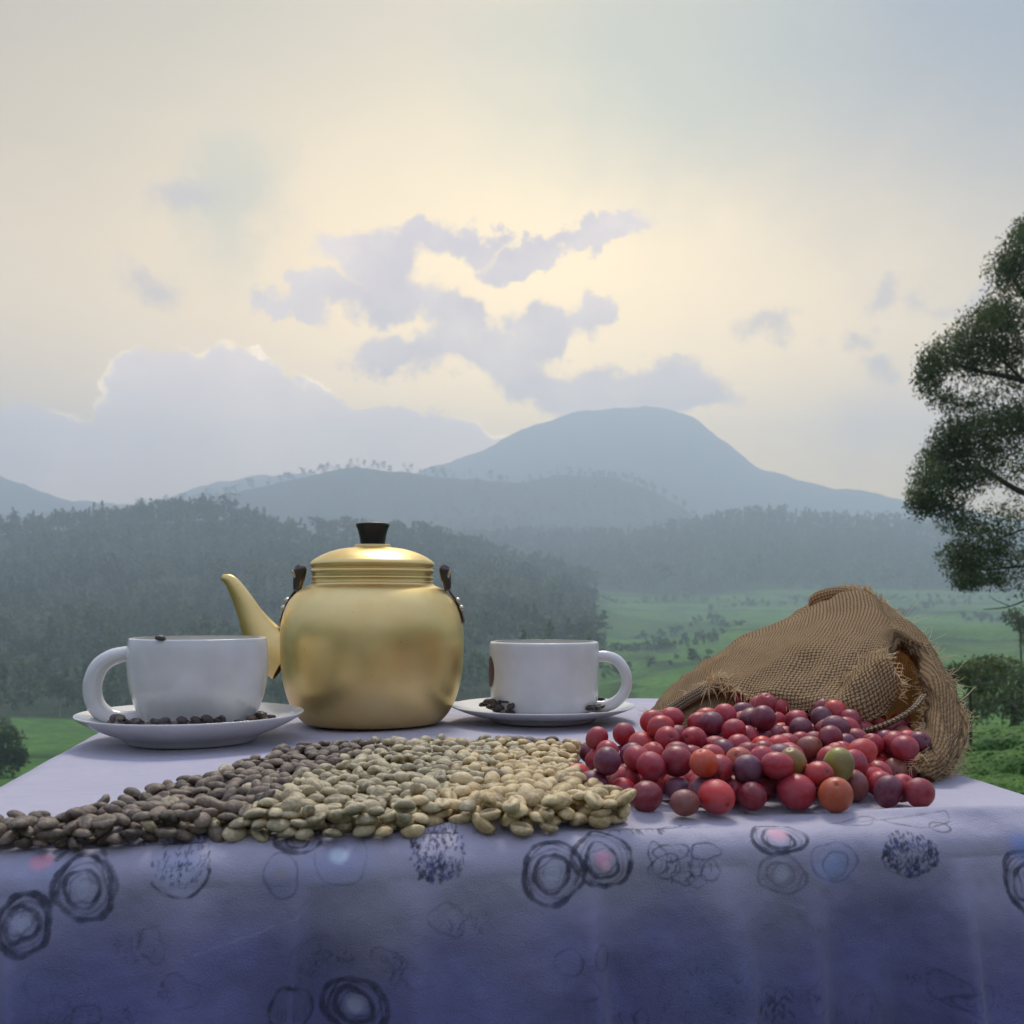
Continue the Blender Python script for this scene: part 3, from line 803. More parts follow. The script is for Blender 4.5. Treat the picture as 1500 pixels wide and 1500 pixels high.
def px2cloth(px, py):
    """which cloth coordinate shows at this photo pixel"""
    dx, dz = (px - 750) / F, -(py - YH) / F
    # top plane
    d = (TZ - CZ) / dz; s = np.dot(np.array([dx * d, d]) - O0, E1); t = np.dot(np.array([dx * d, d]) - O0, E2)
    if t > 0: return s, t
    # front plane at t=-RC-ish
    nrm = E2; d = (np.dot(O0, nrm) - RC) / np.dot(np.array([dx, 1.0]), nrm)
    s = np.dot(np.array([dx * d, d]) - O0, E1); z = CZ + dz * d; down = TZ - z
    if down < RC: return s, -RC * (math.acos(max(0.0, min(1, 1 - down / RC))))
    return s, -(RC * math.pi / 2 + down - RC)

sg = np.unique(np.concatenate([np.linspace(S0 - DROP, -0.235, 60), np.arange(-0.235, 0.262, 0.0006), np.linspace(0.262, S1 + DROP, 60)]))
bgd = np.unique(np.concatenate([np.linspace(-DROP, -0.2, 40), np.arange(-0.2, 0.05, 0.0006), np.linspace(0.05, T1, 110), np.linspace(T1, T1 + DROP, 50)]))
SG, BG = np.meshgrid(sg, bgd, indexing='ij')
CV = cloth_pos(SG.ravel(), BG.ravel())
shape = SG.shape
base = np.array([0.47, 0.445, 0.53])
PR = np.tile(base, (SG.size, 1)).reshape(*shape, 3)
# faint blotchy dye of the fabric; the vertical noise paints lit fold streaks
dy = vnoise(SG, BG, 0.05, 12)[..., None]; dy2 = vnoise(SG, BG, 0.02, 14)[..., None]; fold_light = vnoise(SG, BG * 0.12, 0.035, 16)[..., None]
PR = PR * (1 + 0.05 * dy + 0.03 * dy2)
drape_shade = (0.5 + 0.5 * np.tanh((-BG - 0.035 + 0.02 * dy[..., 0]) / 0.022))[..., None] * 0.90     # shade on the hanging front painted in as indigo, with blotchy dye
PR = PR * (1 - drape_shade) + drape_shade * (np.array([0.085, 0.088, 0.27]) * (1 + 0.30 * dy + 0.16 * dy2 + 0.35 * fold_light))
INK = np.array([0.008, 0.010, 0.035])
def paint(al, col):
    global PR
    PR = PR * (1 - al[..., None]) + al[..., None] * np.array(col)
def window(s, b, r):
    i0, i1 = np.searchsorted(sg, [s - r, s + r]); j0, j1 = np.searchsorted(bgd, [b - r, b + r])
    return slice(i0, i1), slice(j0, j1)
def stroke(pts, width, alpha=0.85, col=INK, rough=0.45):
    pts = np.array(pts); c = pts.mean(0); r = np.abs(pts - c).max() + 0.004
    w_ = window(c[0], c[1], r); s, b = SG[w_], BG[w_]
    if s.size == 0: return
    dm = np.full(s.shape, 9.0)
    for p, q in zip(pts[:-1], pts[1:]):
        v = q - p; L2 = (v * v).sum() + 1e-14
        t = np.clip(((s - p[0]) * v[0] + (b - p[1]) * v[1]) / L2, 0, 1)
        dm = np.minimum(dm, np.hypot(s - p[0] - t * v[0], b - p[1] - t * v[1]))
    nz = vnoise(s, b, 0.004, 21)
    al = np.clip((width * (0.9 + rough * 1.6 * nz) - dm) / 0.0005 + 0.5, 0, 1) * alpha * np.clip(0.85 + 0.6 * nz, 0, 1)
    PR[w_] = PR[w_] * (1 - al[..., None]) + al[..., None] * np.array(col)
def blob(px, py, r, col, alpha, soft=0.5, pxy=1.0):
    s0, b0 = px2cloth(px, py); rr = r / 1550 * 0.43
    w_ = window(s0, b0, rr * 2); s, b = SG[w_], BG[w_]
    q = np.hypot(s - s0, (b - b0) / pxy) / rr + 0.25 * vnoise(s, b, 0.008, 31)
    al = np.clip((1 - q) / soft, 0, 1) * alpha
    PR[w_] = PR[w_] * (1 - al[..., None]) + al[..., None] * np.array(col)
def ring(px, py, rx, ry, width=1.6, alpha=0.85, col=INK, a0=0, a1=2 * math.pi, wob=0.06, seed=0):
    rr = random.Random(seed); ph = [rr.uniform(0, 6) for _ in range(3)]; pts = []
    for k in range(41):
        a = a0 + (a1 - a0) * k / 40
        m = 1 + wob * (math.sin(2 * a + ph[0]) + 0.7 * math.sin(3 * a + ph[1]) + 0.5 * math.sin(5 * a + ph[2]))
        pts.append(px2cloth(px + rx * m * math.cos(a), py + ry * m * math.sin(a)))
    stroke(pts, width / 1550 * 0.43, alpha, col)
def flower(px, py, rx, ry, pink=None, seed=0, al=0.85, wd=2.6):
    ring(px, py, rx, ry, wd * 1.3, al, seed=seed); ring(px, py, rx * 0.92, ry * 0.9, wd * 0.6, al * 0.8, seed=seed + 1)
    ring(px, py, rx * 0.78, ry * 0.8, wd * 0.6, al * 0.5, seed=seed + 7)
    ring(px - rx * 0.04, py, rx * 0.58, ry * 0.62, wd * 1.1, al, seed=seed + 2); ring(px, py, rx * 0.46, ry * 0.5, wd * 0.5, al * 0.7, seed=seed + 3, wob=0.12)
    ring(px, py, rx * 0.26, ry * 0.3, wd * 0.4, al * 0.5, seed=seed + 4, wob=0.15)
    if pink: blob(px, py - ry * 0.08, rx * 0.45, (0.85, 0.42, 0.55), 0.85); blob(px + 4, py + 6, rx * 0.25, (0.95, 0.62, 0.72), 0.8)
    else: blob(px, py, rx * 0.4, (0.55, 0.6, 0.75), 0.5)
def stipple(px, py, rx, ry, nn, seed, al=0.85, wd=1.6, ln=6):
    rr = random.Random(seed)
    for _ in range(nn):
        a = rr.uniform(0, 6.28); q = math.sqrt(rr.random()); x = px + rx * q * math.cos(a); y = py + ry * q * math.sin(a)
        b = rr.uniform(-0.9, 0.9) + math.pi / 2; l = rr.uniform(1, ln)
        stroke([px2cloth(x, y), px2cloth(x + l * math.cos(b), y + l * math.sin(b))], rr.uniform(0.6, 1) * wd / 1550 * 0.43, al, INK if rr.random() < 0.75 else np.array([0.04, 0.07, 0.25]))
blob(60, 1290, 95, (0.30, 0.40, 0.75), 0.35, 1.0)
flower(122, 1303, 42, 46, seed=1, wd=3.2); ring(118, 1300, 52, 50, 4, 0.7, a0=-2.4, a1=0.35, seed=77)
flower(36, 1352, 40, 42, seed=5, wd=3.6); blob(55, 1266, 20, (0.86, 0.40, 0.52), 0.8)
flower(810, 1280, 43, 45, seed=9, wd=2.8); flower(884, 1262, 41, 38, pink=True, seed=13, wd=2.6)
flower(435, 1238, 36, 17, seed=17, wd=2.4); blob(440, 1228, 22, (0.95, 0.55, 0.48), 0.85)
blob(500, 1265, 62, (0.30, 0.40, 0.78), 0.45, 1.0); blob(497, 1257, 18, (0.70, 0.80, 0.92), 0.9); ring(500, 1262, 40, 34, 1.2, 0.35, seed=19)
blob(412, 1290, 44, (0.22, 0.26, 0.5), 0.5, 1.0); ring(412, 1285, 26, 30, 1.4, 0.5, seed=20); blob(412, 1282, 14, (0.4, 0.36, 0.36), 0.5)
stipple(643, 1248, 42, 36, 230, 3); stipple(643, 1275, 34, 14, 70, 4, wd=2.2)
blob(262, 1272, 46, (0.45, 0.55, 0.80), 0.45, 0.8)
stipple(262, 1262, 44, 34, 110, 5, 0.7, 1.3, 9); ring(262, 1272, 46, 42, 2.0, 0.8, a0=0.1, a1=2.6, wob=0.03, seed=24)
stipple(235, 1238, 60, 8, 90, 6, 0.75); stipple(290, 1228, 40, 6, 50, 7, 0.7)
stipple(940, 1218, 55, 7, 90, 8, 0.75); stipple(1010, 1212, 60, 6, 40, 9, 0.6)
for k, (x, y, rx, ry) in enumerate([(975, 1270, 22, 18), (1035, 1248, 20, 12), (1040, 1275, 14, 14), (1000, 1285, 16, 10), (985, 1250, 24, 12), (1020, 1290, 12, 9), (965, 1258, 14, 20)]):
    ring(x, y, rx, ry, 1.3, 0.7, seed=40 + k, wob=0.12)
stipple(1005, 1268, 38, 24, 60, 10, 0.6, 1.1, 10)
flower(1148, 1231, 40, 18, seed=50, wd=2.3); blob(1148, 1224, 20, (0.90, 0.50, 0.58), 0.85)
flower(1145, 1280, 34, 30, seed=55, al=0.4, wd=1.8); blob(1222, 1268, 40, (0.28, 0.45, 0.85), 0.5, 0.9); ring(1222, 1262, 32, 30, 1.6, 0.6, seed=60, col=np.array([0.04, 0.08, 0.3])); ring(1224, 1266, 18, 20, 1.2, 0.5, seed=61)
stipple(1335, 1250, 40, 32, 260, 11, 0.9, 1.9); ring(1330, 1262, 36, 22, 1.4, 0.5, seed=66)
ring(1270, 1207, 40, 7, 1.3, 0.7, seed=70, wob=0.12); ring(1365, 1208, 44, 8, 1.5, 0.7, seed=71, wob=0.12); ring(1390, 1216, 14, 5, 1.5, 0.7, seed=72)
flower(1500, 1290, 36, 44, seed=74, wd=3.0); blob(1500, 1240, 34, (0.15, 0.30, 0.85), 0.6, 1.0); blob(815, 1213, 26, (0.35, 0.50, 0.85), 0.5, 1.0)
stipple(725, 1222, 30, 8, 40, 12, 0.5, 1.1); stipple(560, 1222, 60, 6, 30, 13, 0.4, 1.0)
for k, (x, y, r) in enumerate([(65, 1440, 22), (105, 1450, 26), (85, 1480, 24)]): ring(x, y, r, r * 1.2, 1.5, 0.35, seed=80 + k)
flower(520, 1478, 46, 44, seed=85, wd=3.2, al=0.8); ring(425, 1480, 30, 36, 2.2, 0.7, seed=88)
for k in range(6): ring(425, 1480, 26 - 4 * k, 34, 0.9, 0.4, seed=90 + k, wob=0.02)
ring(830, 1405, 20, 20, 2.0, 0.5, seed=97); ring(878, 1398, 10, 18, 2.2, 0.5, seed=98); ring(845, 1440, 24, 20, 1.4, 0.35, seed=99)
blob(1040, 1440, 90, (0.12, 0.16, 0.34), 0.5, 1.0); stipple(1050, 1450, 90, 50, 160, 14, 0.35, 1.6); stipple(1125, 1475, 30, 30, 40, 15, 0.7, 2.4, 14)
blob(110, 1480, 70, (0.10, 0.11, 0.28), 0.45, 1.0); blob(640, 1420, 70, (0.16, 0.16, 0.36), 0.3, 1.0); blob(1300, 1420, 80, (0.13, 0.14, 0.34), 0.35, 1.0)
for a, b_ in [((290, 1392), (380, 1365)), ((380, 1365), (435, 1345)), ((435, 1345), (457, 1320)), ((1130, 1318), (1175, 1328))]:
    stroke([px2cloth(*a), px2cloth(*b_)], 0.0005, 0.2, np.array([0.5, 0.52, 0.7]))
rq = random.Random(44)
for k in range(16):
    x_, y_ = rq.uniform(0, 1500), rq.uniform(1340, 1500); ring(x_, y_, rq.uniform(10, 30), rq.uniform(10, 30), rq.uniform(1, 2), rq.uniform(0.25, 0.5), seed=200 + k, wob=0.14)
    stipple(x_ + rq.uniform(-40, 40), y_, rq.uniform(15, 50), rq.uniform(10, 30), 40, 300 + k, 0.35, 1.4, 9)
    blob(rq.uniform(0, 1500), rq.uniform(1300, 1500), rq.uniform(30, 80), (0.16, 0.19, 0.42), 0.3, 1.0)
# plain repeats of the motifs further down and on the sides, out of the picture
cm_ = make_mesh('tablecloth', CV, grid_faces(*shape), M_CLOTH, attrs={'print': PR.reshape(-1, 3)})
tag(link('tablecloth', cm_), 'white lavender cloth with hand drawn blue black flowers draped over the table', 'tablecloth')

def top_at(px, py, z=0.0):
    """point on the table plane (z above it) seen at the pixel"""
    d = (CZ - TZ - z) * F / (py - YH)
    return np.array([(px - 750) / F * d, d])
ZT = TZ + 0.0012

# ================================================================== KETTLE
kd = 0.816
kx = (546 - 750) / F * kd
kt = empty('kettle', (kx, kd, ZT)); tag(kt, 'gold aluminium kettle with black lid knob between the two cups', 'kettle')
km = kd / F
def kprof(px_half, y): return (px_half * km, 0.095 - (y - YH) * km)
# body: px half width , row
body = [(0, 1060), (80, 1060), (96, 1059), (104, 1054), (113, 1043), (121, 1027), (127, 1008), (131, 985), (133, 955), (133, 930), (131, 912), (127, 897), (121, 884), (112, 873), (102, 865), (93, 861), (89, 858), (87, 853), (87, 843), (85.5, 843)]
bp = catmull(np.array([(a, b) for a, b in body[1:]], float), 4); bp = np.vstack([[0, 1060], bp])
prof = [kprof(a, b) for a, b in bp]; prof[0] = (0.0001, prof[0][1])
prof = [(r, max(z, 0.0)) for r, z in prof]
# inner wall
inner = [(r - 0.0015, z) for r, z in prof[::-1] if z > 0.004 and r > 0.03] + [(0.0001, 0.003)]
link('body', make_mesh('body', *lathe(prof + inner, 96), GOLD), kt)
for yy in (849, 855.5):   # raised collar rings
    r_c, z_c = kprof(88.2, yy); a = np.linspace(0, 2 * math.pi, 65)
    link('collar_ring', make_mesh('collar_ring', *lathe([(r_c - 0.001 + 0.0013 * math.cos(t), z_c + 0.0011 * math.sin(t)) for t in np.linspace(0, 2 * math.pi, 9)], 96), GOLD), kt)
lid = [(0.5, 800), (25, 800), (27, 804), (45, 806.5), (62, 811), (76, 817), (84, 822), (88, 825), (90, 828), (90, 831), (88, 833), (86.5, 835), (88.5, 837), (89.5, 840), (87, 842.6), (80, 842.6), (0.5, 838)]
link('lid', make_mesh('lid', *lathe([kprof(a, b) for a, b in catmull(np.array(lid, float), 3)], 96), GOLD), kt)
knob = [(0.5, 801), (17, 801), (18, 799), (19.5, 788), (22, 778), (24.5, 772), (24, 769.5), (22, 769), (15, 767), (0.5, 766)]
link('knob', make_mesh('knob', *lathe([kprof(a, b) for a, b in catmull(np.array(knob, float), 3)], 48), M_BLACK), kt)
# spout: swept ellipse
def KP(px, py, dd=0.0): return np.array([(px - 750) / F * kd - kx, dd, 0.095 - (py - YH) * km])
sp_c = [KP(325, 847.5), KP(338, 854), KP(352, 875), KP(366, 902), KP(380, 928), KP(396, 950), KP(420, 966)]
sp_r = np.array([4.5, 9.5, 13.5, 18, 26, 34, 38]) * km
path = catmull(sp_c, 5); rr = np.interp(np.linspace(0, 1, len(path)), np.linspace(0, 1, 7), sp_r)
# tip section tilts so the mouth looks up-left
V1, F1 = tube(path, rr, 24, flat=0.62, up=(0, 0, 1), caps=False)
V2, F2 = tube(path[:14] , rr[:14] - 0.0012, 24, flat=0.58, up=(0, 0, 1), caps=False)
rimf = [[i, (i + 1) % 24, len(V1) + (i + 1) % 24, len(V1) + i] for i in range(24)]
Vv, Ff = join([(V1, F1), (V2, F2)])
link('spout', make_mesh('spout', Vv, Ff + rimf, GOLD), kt)
# handle lugs: strap riveted on the shoulder with dark eyelet plates on top
for sgn, lab in ((-1, 'left'), (1, 'right')):
    def H(off, y, dd=0.0): return np.array([sgn * off * km, dd, 0.095 - (y - YH) * km])
    lug = empty('handle_lug', (0, 0, 0)); lug.parent = kt
    sx = [H(134.5, 915), H(129, 897), H(122, 881), H(113, 868), H(108, 856), H(108, 842)]
    pth = catmull(sx, 5)
    Vs, Fs = tube(pth, np.full(len(pth), 0.0048), 10, flat=1.0, up=(0, 1, 0))
    # flatten the strap: thin across its normal
    link('strap', make_mesh('strap', *tube(pth, 0.0012, 8, flat=4.0, up=(sgn, 0, 0.4)), M_STEEL), lug)
    for dd in (-0.006, 0.004):
        top = [H(110, 868, dd), H(109, 858, dd), H(107, 846, dd), H(106, 836, dd), H(108, 831, dd)]
        link('eyelet_plate', make_mesh('eyelet_plate', *tube(catmull(top, 4), np.interp(np.linspace(0, 1, 17), [0, .4, .75, 1], [0.002, 0.0035, 0.0042, 0.002]), 10, flat=0.5), M_STEEL), lug)
    nub = [H(116, 838, -0.008), H(113, 842, -0.008), H(111, 850, -0.006), H(112, 860, -0.004)]
    link('bright_prong', make_mesh('bright_prong', *tube(catmull(nub, 4), 0.0011, 8), M_STEELL), lug)
    for y_, off in ((893, 131), (882, 126)):
        v, f = lathe([(0.0001, 0.0022), (0.0016, 0.0018), (0.0025, 0.0006), (0.0026, -0.001)], 12)
        v = v @ np.array(Vector((sgn * 0.8, -0.25, 0.5)).to_track_quat('Z', 'Y').to_matrix()).T + H(off - 1, y_, -0.002)
        link('rivet', make_mesh('rivet', v, f, M_STEELL), lug)

# ================================================================== CUPS AND SAUCERS
def saucer(label, cxp, d, wpx, rimrow):
    m = d / F; R = wpx / 2 * m; zr = 0.095 - (rimrow - YH) * m - 0.0012
    x = (cxp - 750) / F * d
    q = zr / 0.019
    pr = [(0.0001, 0.0045), (0.22, 0.0045), (0.40, 0.0050), (0.52, 0.0062), (0.72, 0.0108 * q), (0.9, 0.0165 * q), (0.985, 0.0188 * q), (1.0, 0.0190 * q), (0.998, 0.0178 * q), (0.93, 0.0142 * q), (0.78, 0.0085 * q), (0.62, 0.0035), (0.56, 0.0), (0.53, 0.0), (0.51, 0.002), (0.0001, 0.0022)]
    pr = [(a * R if a > 0.001 else 0.0001, b) for a, b in pr]
    pr = np.vstack([pr[0], catmull(pr[1:], 3)])
    o = link('saucer', make_mesh('saucer', *lathe(pr, 96), CER), None, (x, d, ZT))
    tag(o, label, 'saucer'); return x, d, R
s1 = saucer('white saucer under the large cup at left, scattered with dark beans', 281, 0.712, 322, 1043)
s2 = saucer('smaller white saucer under the cup right of the kettle', 795, 0.832, 269, 1032)

def cup(label, cxp, d, prof_px, rim_row, base_z, handle, hr, side):
    m = d / F; x = (cxp - 750) / F * d; z0 = ZT + base_z
    t = empty('cup', (x, d, z0)); tag(t, label, 'cup')
    def q(half, row): return (max(half * m, 0.0001), CZ - (row - YH) * m - z0)
    out = [q(a, b) for a, b in prof_px]; out = [(r, max(z, 0)) for r, z in out]
    out = catmull(out, 4); th = 0.0032
    inn = [(max(r - th, 0.0001), max(z, 0.004)) for r, z in out[::-1] if r > 0.01]
    inn = inn[:1] + inn[2:]
    full = np.vstack([[[0.0001, 0.0]], out, inn, [[0.0001, 0.004]]])
    link('bowl', make_mesh('bowl', *lathe(full, 96), CER), t)
    hp = [np.array([(px - cxp) * m, dd, CZ - (py - YH) * m - z0]) for px, py, dd in handle]
    pth = catmull(hp, 6)
    link('handle', make_mesh('handle', *tube(pth, np.interp(np.linspace(0, 1, len(pth)), np.linspace(0, 1, len(hr)), np.array(hr) * m), 18, flat=1.15, up=(0, 0, 1)), CER), t)
    return t, m, x, z0
c1 = cup('large round white cup with handle pointing left, on the left saucer', 291, 0.720,
     [(66, 1066), (72, 1062), (80, 1052), (88, 1035), (95, 1012), (99, 988), (100, 965), (99, 948), (97.5, 938), (96.5, 934.5), (94.5, 934)], 934, 0.0045,
     [(204, 955, -0.008), (190, 957, -0.009), (172, 962, -0.010), (155, 975, -0.011), (146, 998, -0.0115), (147, 1022, -0.0115), (158, 1040, -0.011), (178, 1050, -0.009), (205, 1050, -0.006), (222, 1046, -0.004)], [10, 11, 12, 13, 13.5, 13.5, 13, 12, 11, 9], -1)
c2 = cup('straight sided white cup with handle pointing right, beside the kettle', 797, 0.830,
     [(62, 1043), (68, 1042), (74, 1036), (78, 1022), (80, 1000), (80.5, 975), (80.5, 955), (80, 945), (79, 940.5), (77, 939.5)], 940, 0.0045,
     [(873, 962, -0.003), (888, 961, -0.004), (903, 967, -0.005), (914, 982, -0.006), (917, 1000, -0.006), (911, 1017, -0.006), (898, 1029, -0.005), (882, 1034, -0.004), (862, 1033, -0.003)], [8.5, 8, 8, 8, 8, 8, 8.5, 9, 9], 1)
# prints on the right cup: a dark red emblem patch seen edge-on at left and a small grey line
t2, m2, _, _ = c2
def decal(name, th0, th1, z0, z1, r, material, oval=False):
    nn = 14; V = []
    for i in range(nn + 1):
        for j in range(nn + 1):
            u, v = i / nn * 2 - 1, j / nn * 2 - 1
            if oval: u, v = u * math.sqrt(1 - v * v / 2), v * math.sqrt(1 - u * u / 2)
            a = (th0 + th1) / 2 + u * (th1 - th0) / 2; z = (z0 + z1) / 2 + v * (z1 - z0) / 2
            V.append((r * math.cos(a), r * math.sin(a), z))
    link(name, make_mesh(name, V, grid_faces(nn + 1, nn + 1), material), t2)
rz = lambda row: CZ - (row - YH) * m2 - (ZT + 0.0045)
decal('emblem', math.radians(182), math.radians(206), rz(1005), rz(960), 80.9 * m2, M_DARKT, True)
decal('printed_line', math.radians(213), math.radians(229), rz(1024.5), rz(1021.5), 79.0 * m2, M_GREYT)

# ================================================================== BEANS
def bean_mesh(seed, L_=1.0, W=0.76, H=0.5, groove=0.2, nu=12, nv=9):
    """half ellipsoid with a crease on its flat side; long axis X, unit half length 1"""
    r = np.random.default_rng(seed); V, G = [], []
    for i in range(nu):
        a = 2 * math.pi * i / nu
        for j in range(nv):
            p = math.pi * j / (nv - 1)
            x = math.cos(p); s = math.sin(p); y = s * math.cos(a) * W; z = s * math.sin(a)
            g = 0
            if z < 0:
                z = z * 0.55
                k = math.exp(-(y / 0.13) ** 2) * s
                z += groove * k; g = k
            z *= H * 1.35; y += 0.05 * math.sin(2.5 * x + seed)
            V.append((x * L_, y, z)); G.append(g)
    V = np.array(V); V += r.normal(0, 0.012, V.shape)
    return V, grid_faces(nu, nv, close_u=True), np.array(G)
BSH = [bean_mesh(i, 1, 0.70 + 0.035 * i, 0.46 + 0.02 * (i % 3)) for i in range(5)]
poly = [(-90, 1232), (0, 1234), (130, 1231), (240, 1225), (330, 1219), (500, 1220), (600, 1214), (640, 1200), (700, 1209), (780, 1210), (850, 1200), (905, 1202), (918, 1196),
        (870, 1172), (842, 1150), (838, 1120), (850, 1106), (820, 1108), (700, 1102), (620, 1103), (500, 1107), (430, 1115), (370, 1130), (290, 1156), (200, 1182), (100, 1206), (0, 1219), (-90, 1224)]
PP = np.array([top_at(a, b, 0.004) for a, b in poly])
def inside(x, y):
    c = np.zeros(x.shape, bool); j = len(PP) - 1
    for i in range(len(PP)):
        xi, yi = PP[i]; xj, yj = PP[j]
        c ^= ((yi > y) != (yj > y)) & (x < (xj - xi) * (y - yi) / (yj - yi + 1e-12) + xi); j = i
    return c
def drop_pile(nwant, sampler, radii_f, flat, tries=14, maxz=None):
    """rest items on one another; items are flattened spheres (a horizontal radius, c vertical)"""
    XY, Zs, A = np.zeros((0, 2)), np.zeros(0), np.zeros(0)
    XY = np.empty((nwant, 2)); Zs = np.empty(nwant); A = np.empty(nwant); k = 0
    for _ in range(nwant):
        a = radii_f(); c = a * flat; best = None
        cand = sampler(tries)
        for (x, y) in cand:
            dx = XY[:k, 0] - x; dy_ = XY[:k, 1] - y; sm = A[:k] + a; q = (dx * dx + dy_ * dy_) / (sm * sm)
            m = q < 1
            z = c
            if m.any(): z = max(z, (Zs[:k][m] + (c + A[:k][m] * flat) * np.sqrt(1 - q[m])).max())
            if best is None or z < best[0]: best = (z, x, y)
        if maxz is not None and best[0] > maxz(best[1], best[2]): continue
        XY[k] = best[1:]; Zs[k] = best[0]; A[k] = a; k += 1
    return XY[:k], Zs[:k], A[:k]
def samp_beans(m):
    out = []
    while len(out) < m:
        x = rng.uniform(PP[:, 0].min(), PP[:, 0].max(), 60); y = rng.uniform(PP[:, 1].min(), PP[:, 1].max(), 60)
        ok = inside(x, y); out += list(zip(x[ok], y[ok]))
    return out[:m]
BXY, BZ, BA = drop_pile(2150, samp_beans, lambda: rng.uniform(0.0030, 0.0039), 0.56, 9, maxz=lambda x, y: 0.0075 + 0.0045 * min(1, max(0, (x + 0.24) / 0.16)))
items = {'dark': [], 'green': [], 'pale': []}
for (x, y), z, a in zip(BXY, BZ, BA):
    px = 750 + F * x / y; py = YH + F * (CZ - TZ - z) / y
    f1 = px - (310 + (1215 - py) * 1.9) + rng.normal(0, 22)      # dark / green border
    f2 = px - (585 + (1215 - py) * 1.3) + rng.normal(0, 40)      # green / pale border
    k = 'dark' if f1 < 0 else ('green' if f2 < 0 else 'pale')
    if rng.random() < 0.03: k = rng.choice(['dark', 'green', 'pale'])
    items[k].append((y, x, z, a))
for (px, py) in [(716, 1083), (735, 1080), (748, 1087), (760, 1082), (790, 1086), (808, 1086), (447, 1088), (618, 1092), (530, 1088), (655, 1090), (560, 1090), (578, 1088), (596, 1091), (640, 1089), (672, 1087), (690, 1088), (703, 1086), (724, 1085), (742, 1083), (770, 1087), (779, 1084), (800, 1083), (818, 1087), (500, 1093), (478, 1095), (463, 1092), (430, 1096), (412, 1099)]:
    x, y = top_at(px, py + 5, 0.003); items['dark'].append((y, x, 0.0026 if rng.random() < 0.6 else 0.004, 0.0044))
info = {'dark': ('dark_coffee_bean', 'dull dark brown coffee bean in the left part of the bean spread', 'dark brown beans at the left of the spread', M_BDARK, 'small pebble-like dark brown coffee beans filling the back of the left part'),
        'green': ('green_coffee_bean', 'grey green raw coffee bean in the middle part of the bean spread', 'green beans in the middle of the spread', M_BGREEN, 'grey green raw coffee beans massed in the back middle of the spread'),
        'pale': ('pale_coffee_bean', 'pale yellow parchment coffee bean in the right part of the bean spread', 'pale yellow beans at the right of the spread', M_BPALE, 'pale yellow parchment coffee beans massed behind the front ones at right')}
def bean_matrix(a):
    yaw = rng.uniform(0, 6.283); tilt = rng.normal(0, 0.28); roll = rng.normal(0, 0.3) + (math.pi if rng.random() < 0.36 else 0)
    from mathutils import Euler
    return Euler((roll, tilt, yaw))
for k, lst in items.items():
    name, lab, grp, m_, stufflab = info[k]
    lst.sort(key=lambda q: (q[0] - 2.2 * q[2]))
    meshes = [make_mesh(name, v * 0.005, f, m_, attrs={'groove': g, 'tone': np.full(len(v), 0.17 * i)}) for i, (v, f, g) in enumerate(BSH)]
    for q in lst[:300]:
        o = link(name, meshes[rng.integers(5)], None, (q[1], q[0], ZT + q[2])); s = q[3] / 0.0039 * rng.uniform(0.9, 1.1) * (1.06 if k == 'pale' else 1.0)
        o.scale = (s * rng.uniform(0.95, 1.15), s * rng.uniform(0.85, 1.1), s * rng.uniform(0.85, 1.15)); o.rotation_euler = bean_matrix(0)
        qx = 750 + F * q[1] / q[0]; qy = YH + F * (CZ - TZ - q[2]) / q[0]; lo_, hi_ = {'dark': (90, 250), 'green': (400, 520), 'pale': (680, 800)}[k]
        zn = ('left' if qx < lo_ else ('middle' if qx < hi_ else 'right')) + ' third of its patch, ' + ('front rows' if qy > 1188 else 'back rows')
        tag(o, lab.split(' in the ')[0] + ' in the ' + zn, 'coffee bean', grp.split(' at the ')[0].split(' in the ')[0] + ', ' + zn)
    V, Q, G, T, off = [], [], [], [], 0
    for q in lst[300:]:
        v, f, g = BSH[rng.integers(5)]; s = 0.005 * q[3] / 0.0040 * rng.uniform(0.9, 1.1)
        R3 = np.array(bean_matrix(0).to_matrix()); vv = (v * s) @ R3.T + (q[1], q[0], ZT + q[2])
        V.append(vv); Q.append(f + off); off += len(v); G.append(g); T.append(np.full(len(v), rng.random()))
    if V:
        o = link('coffee_beans', make_mesh('coffee_beans', np.concatenate(V), np.concatenate(Q), m_, attrs={'groove': np.concatenate(G), 'tone': np.concatenate(T)}))
        tag(o, stufflab, 'coffee beans', kind='stuff')
# roasted beans in the saucers
rmesh = [make_mesh('roasted_bean', v * 0.005, f, M_BROAST, attrs={'groove': g, 'tone': np.full(len(v), 0.2 * i)}) for i, (v, f, g) in enumerate(BSH)]
gmesh = [make_mesh('mixed_bean', v * 0.005, f, M_BDARK, attrs={'groove': g, 'tone': np.full(len(v), 0.2 * i)}) for i, (v, f, g) in enumerate(BSH)]
def in_saucer(sc, nn, label, grp, r0, r1, a_list, meshes):
    x0, y0, R = sc; put = []
    for i in range(nn):
        for _t in range(30):
            lo, hi = a_list[i % len(a_list)]; a = math.radians(rng.uniform(lo, hi)); r = rng.uniform(r0, r1)
            x, y = x0 + r * math.cos(a), y0 + r * math.sin(a)
            near = [p for p in put if math.hypot(p[0] - x, p[1] - y) < 0.0072]
            if not near or _t > 24: break
        z = 0.0085 + max(0, (r / R - 0.55)) * 0.045 + (0.0038 if near else 0)
        put.append((x, y))
        mm = meshes[rng.integers(len(meshes))]
        o = link('roasted_coffee_bean', mm, None, (x, y, ZT + z)); s = rng.uniform(0.75, 0.95); o.scale = (s, s, s); o.rotation_euler = bean_matrix(0)
        tag(o, label, 'coffee bean', grp)
in_saucer(s1, 70, 'dark roasted coffee bean lying in the left saucer round the cup', 'roasted beans in the left saucer', 0.0420, 0.052, [(205, 250), (240, 285), (275, 315), (305, 350), (345, 375), (225, 320)], rmesh + gmesh[:2])
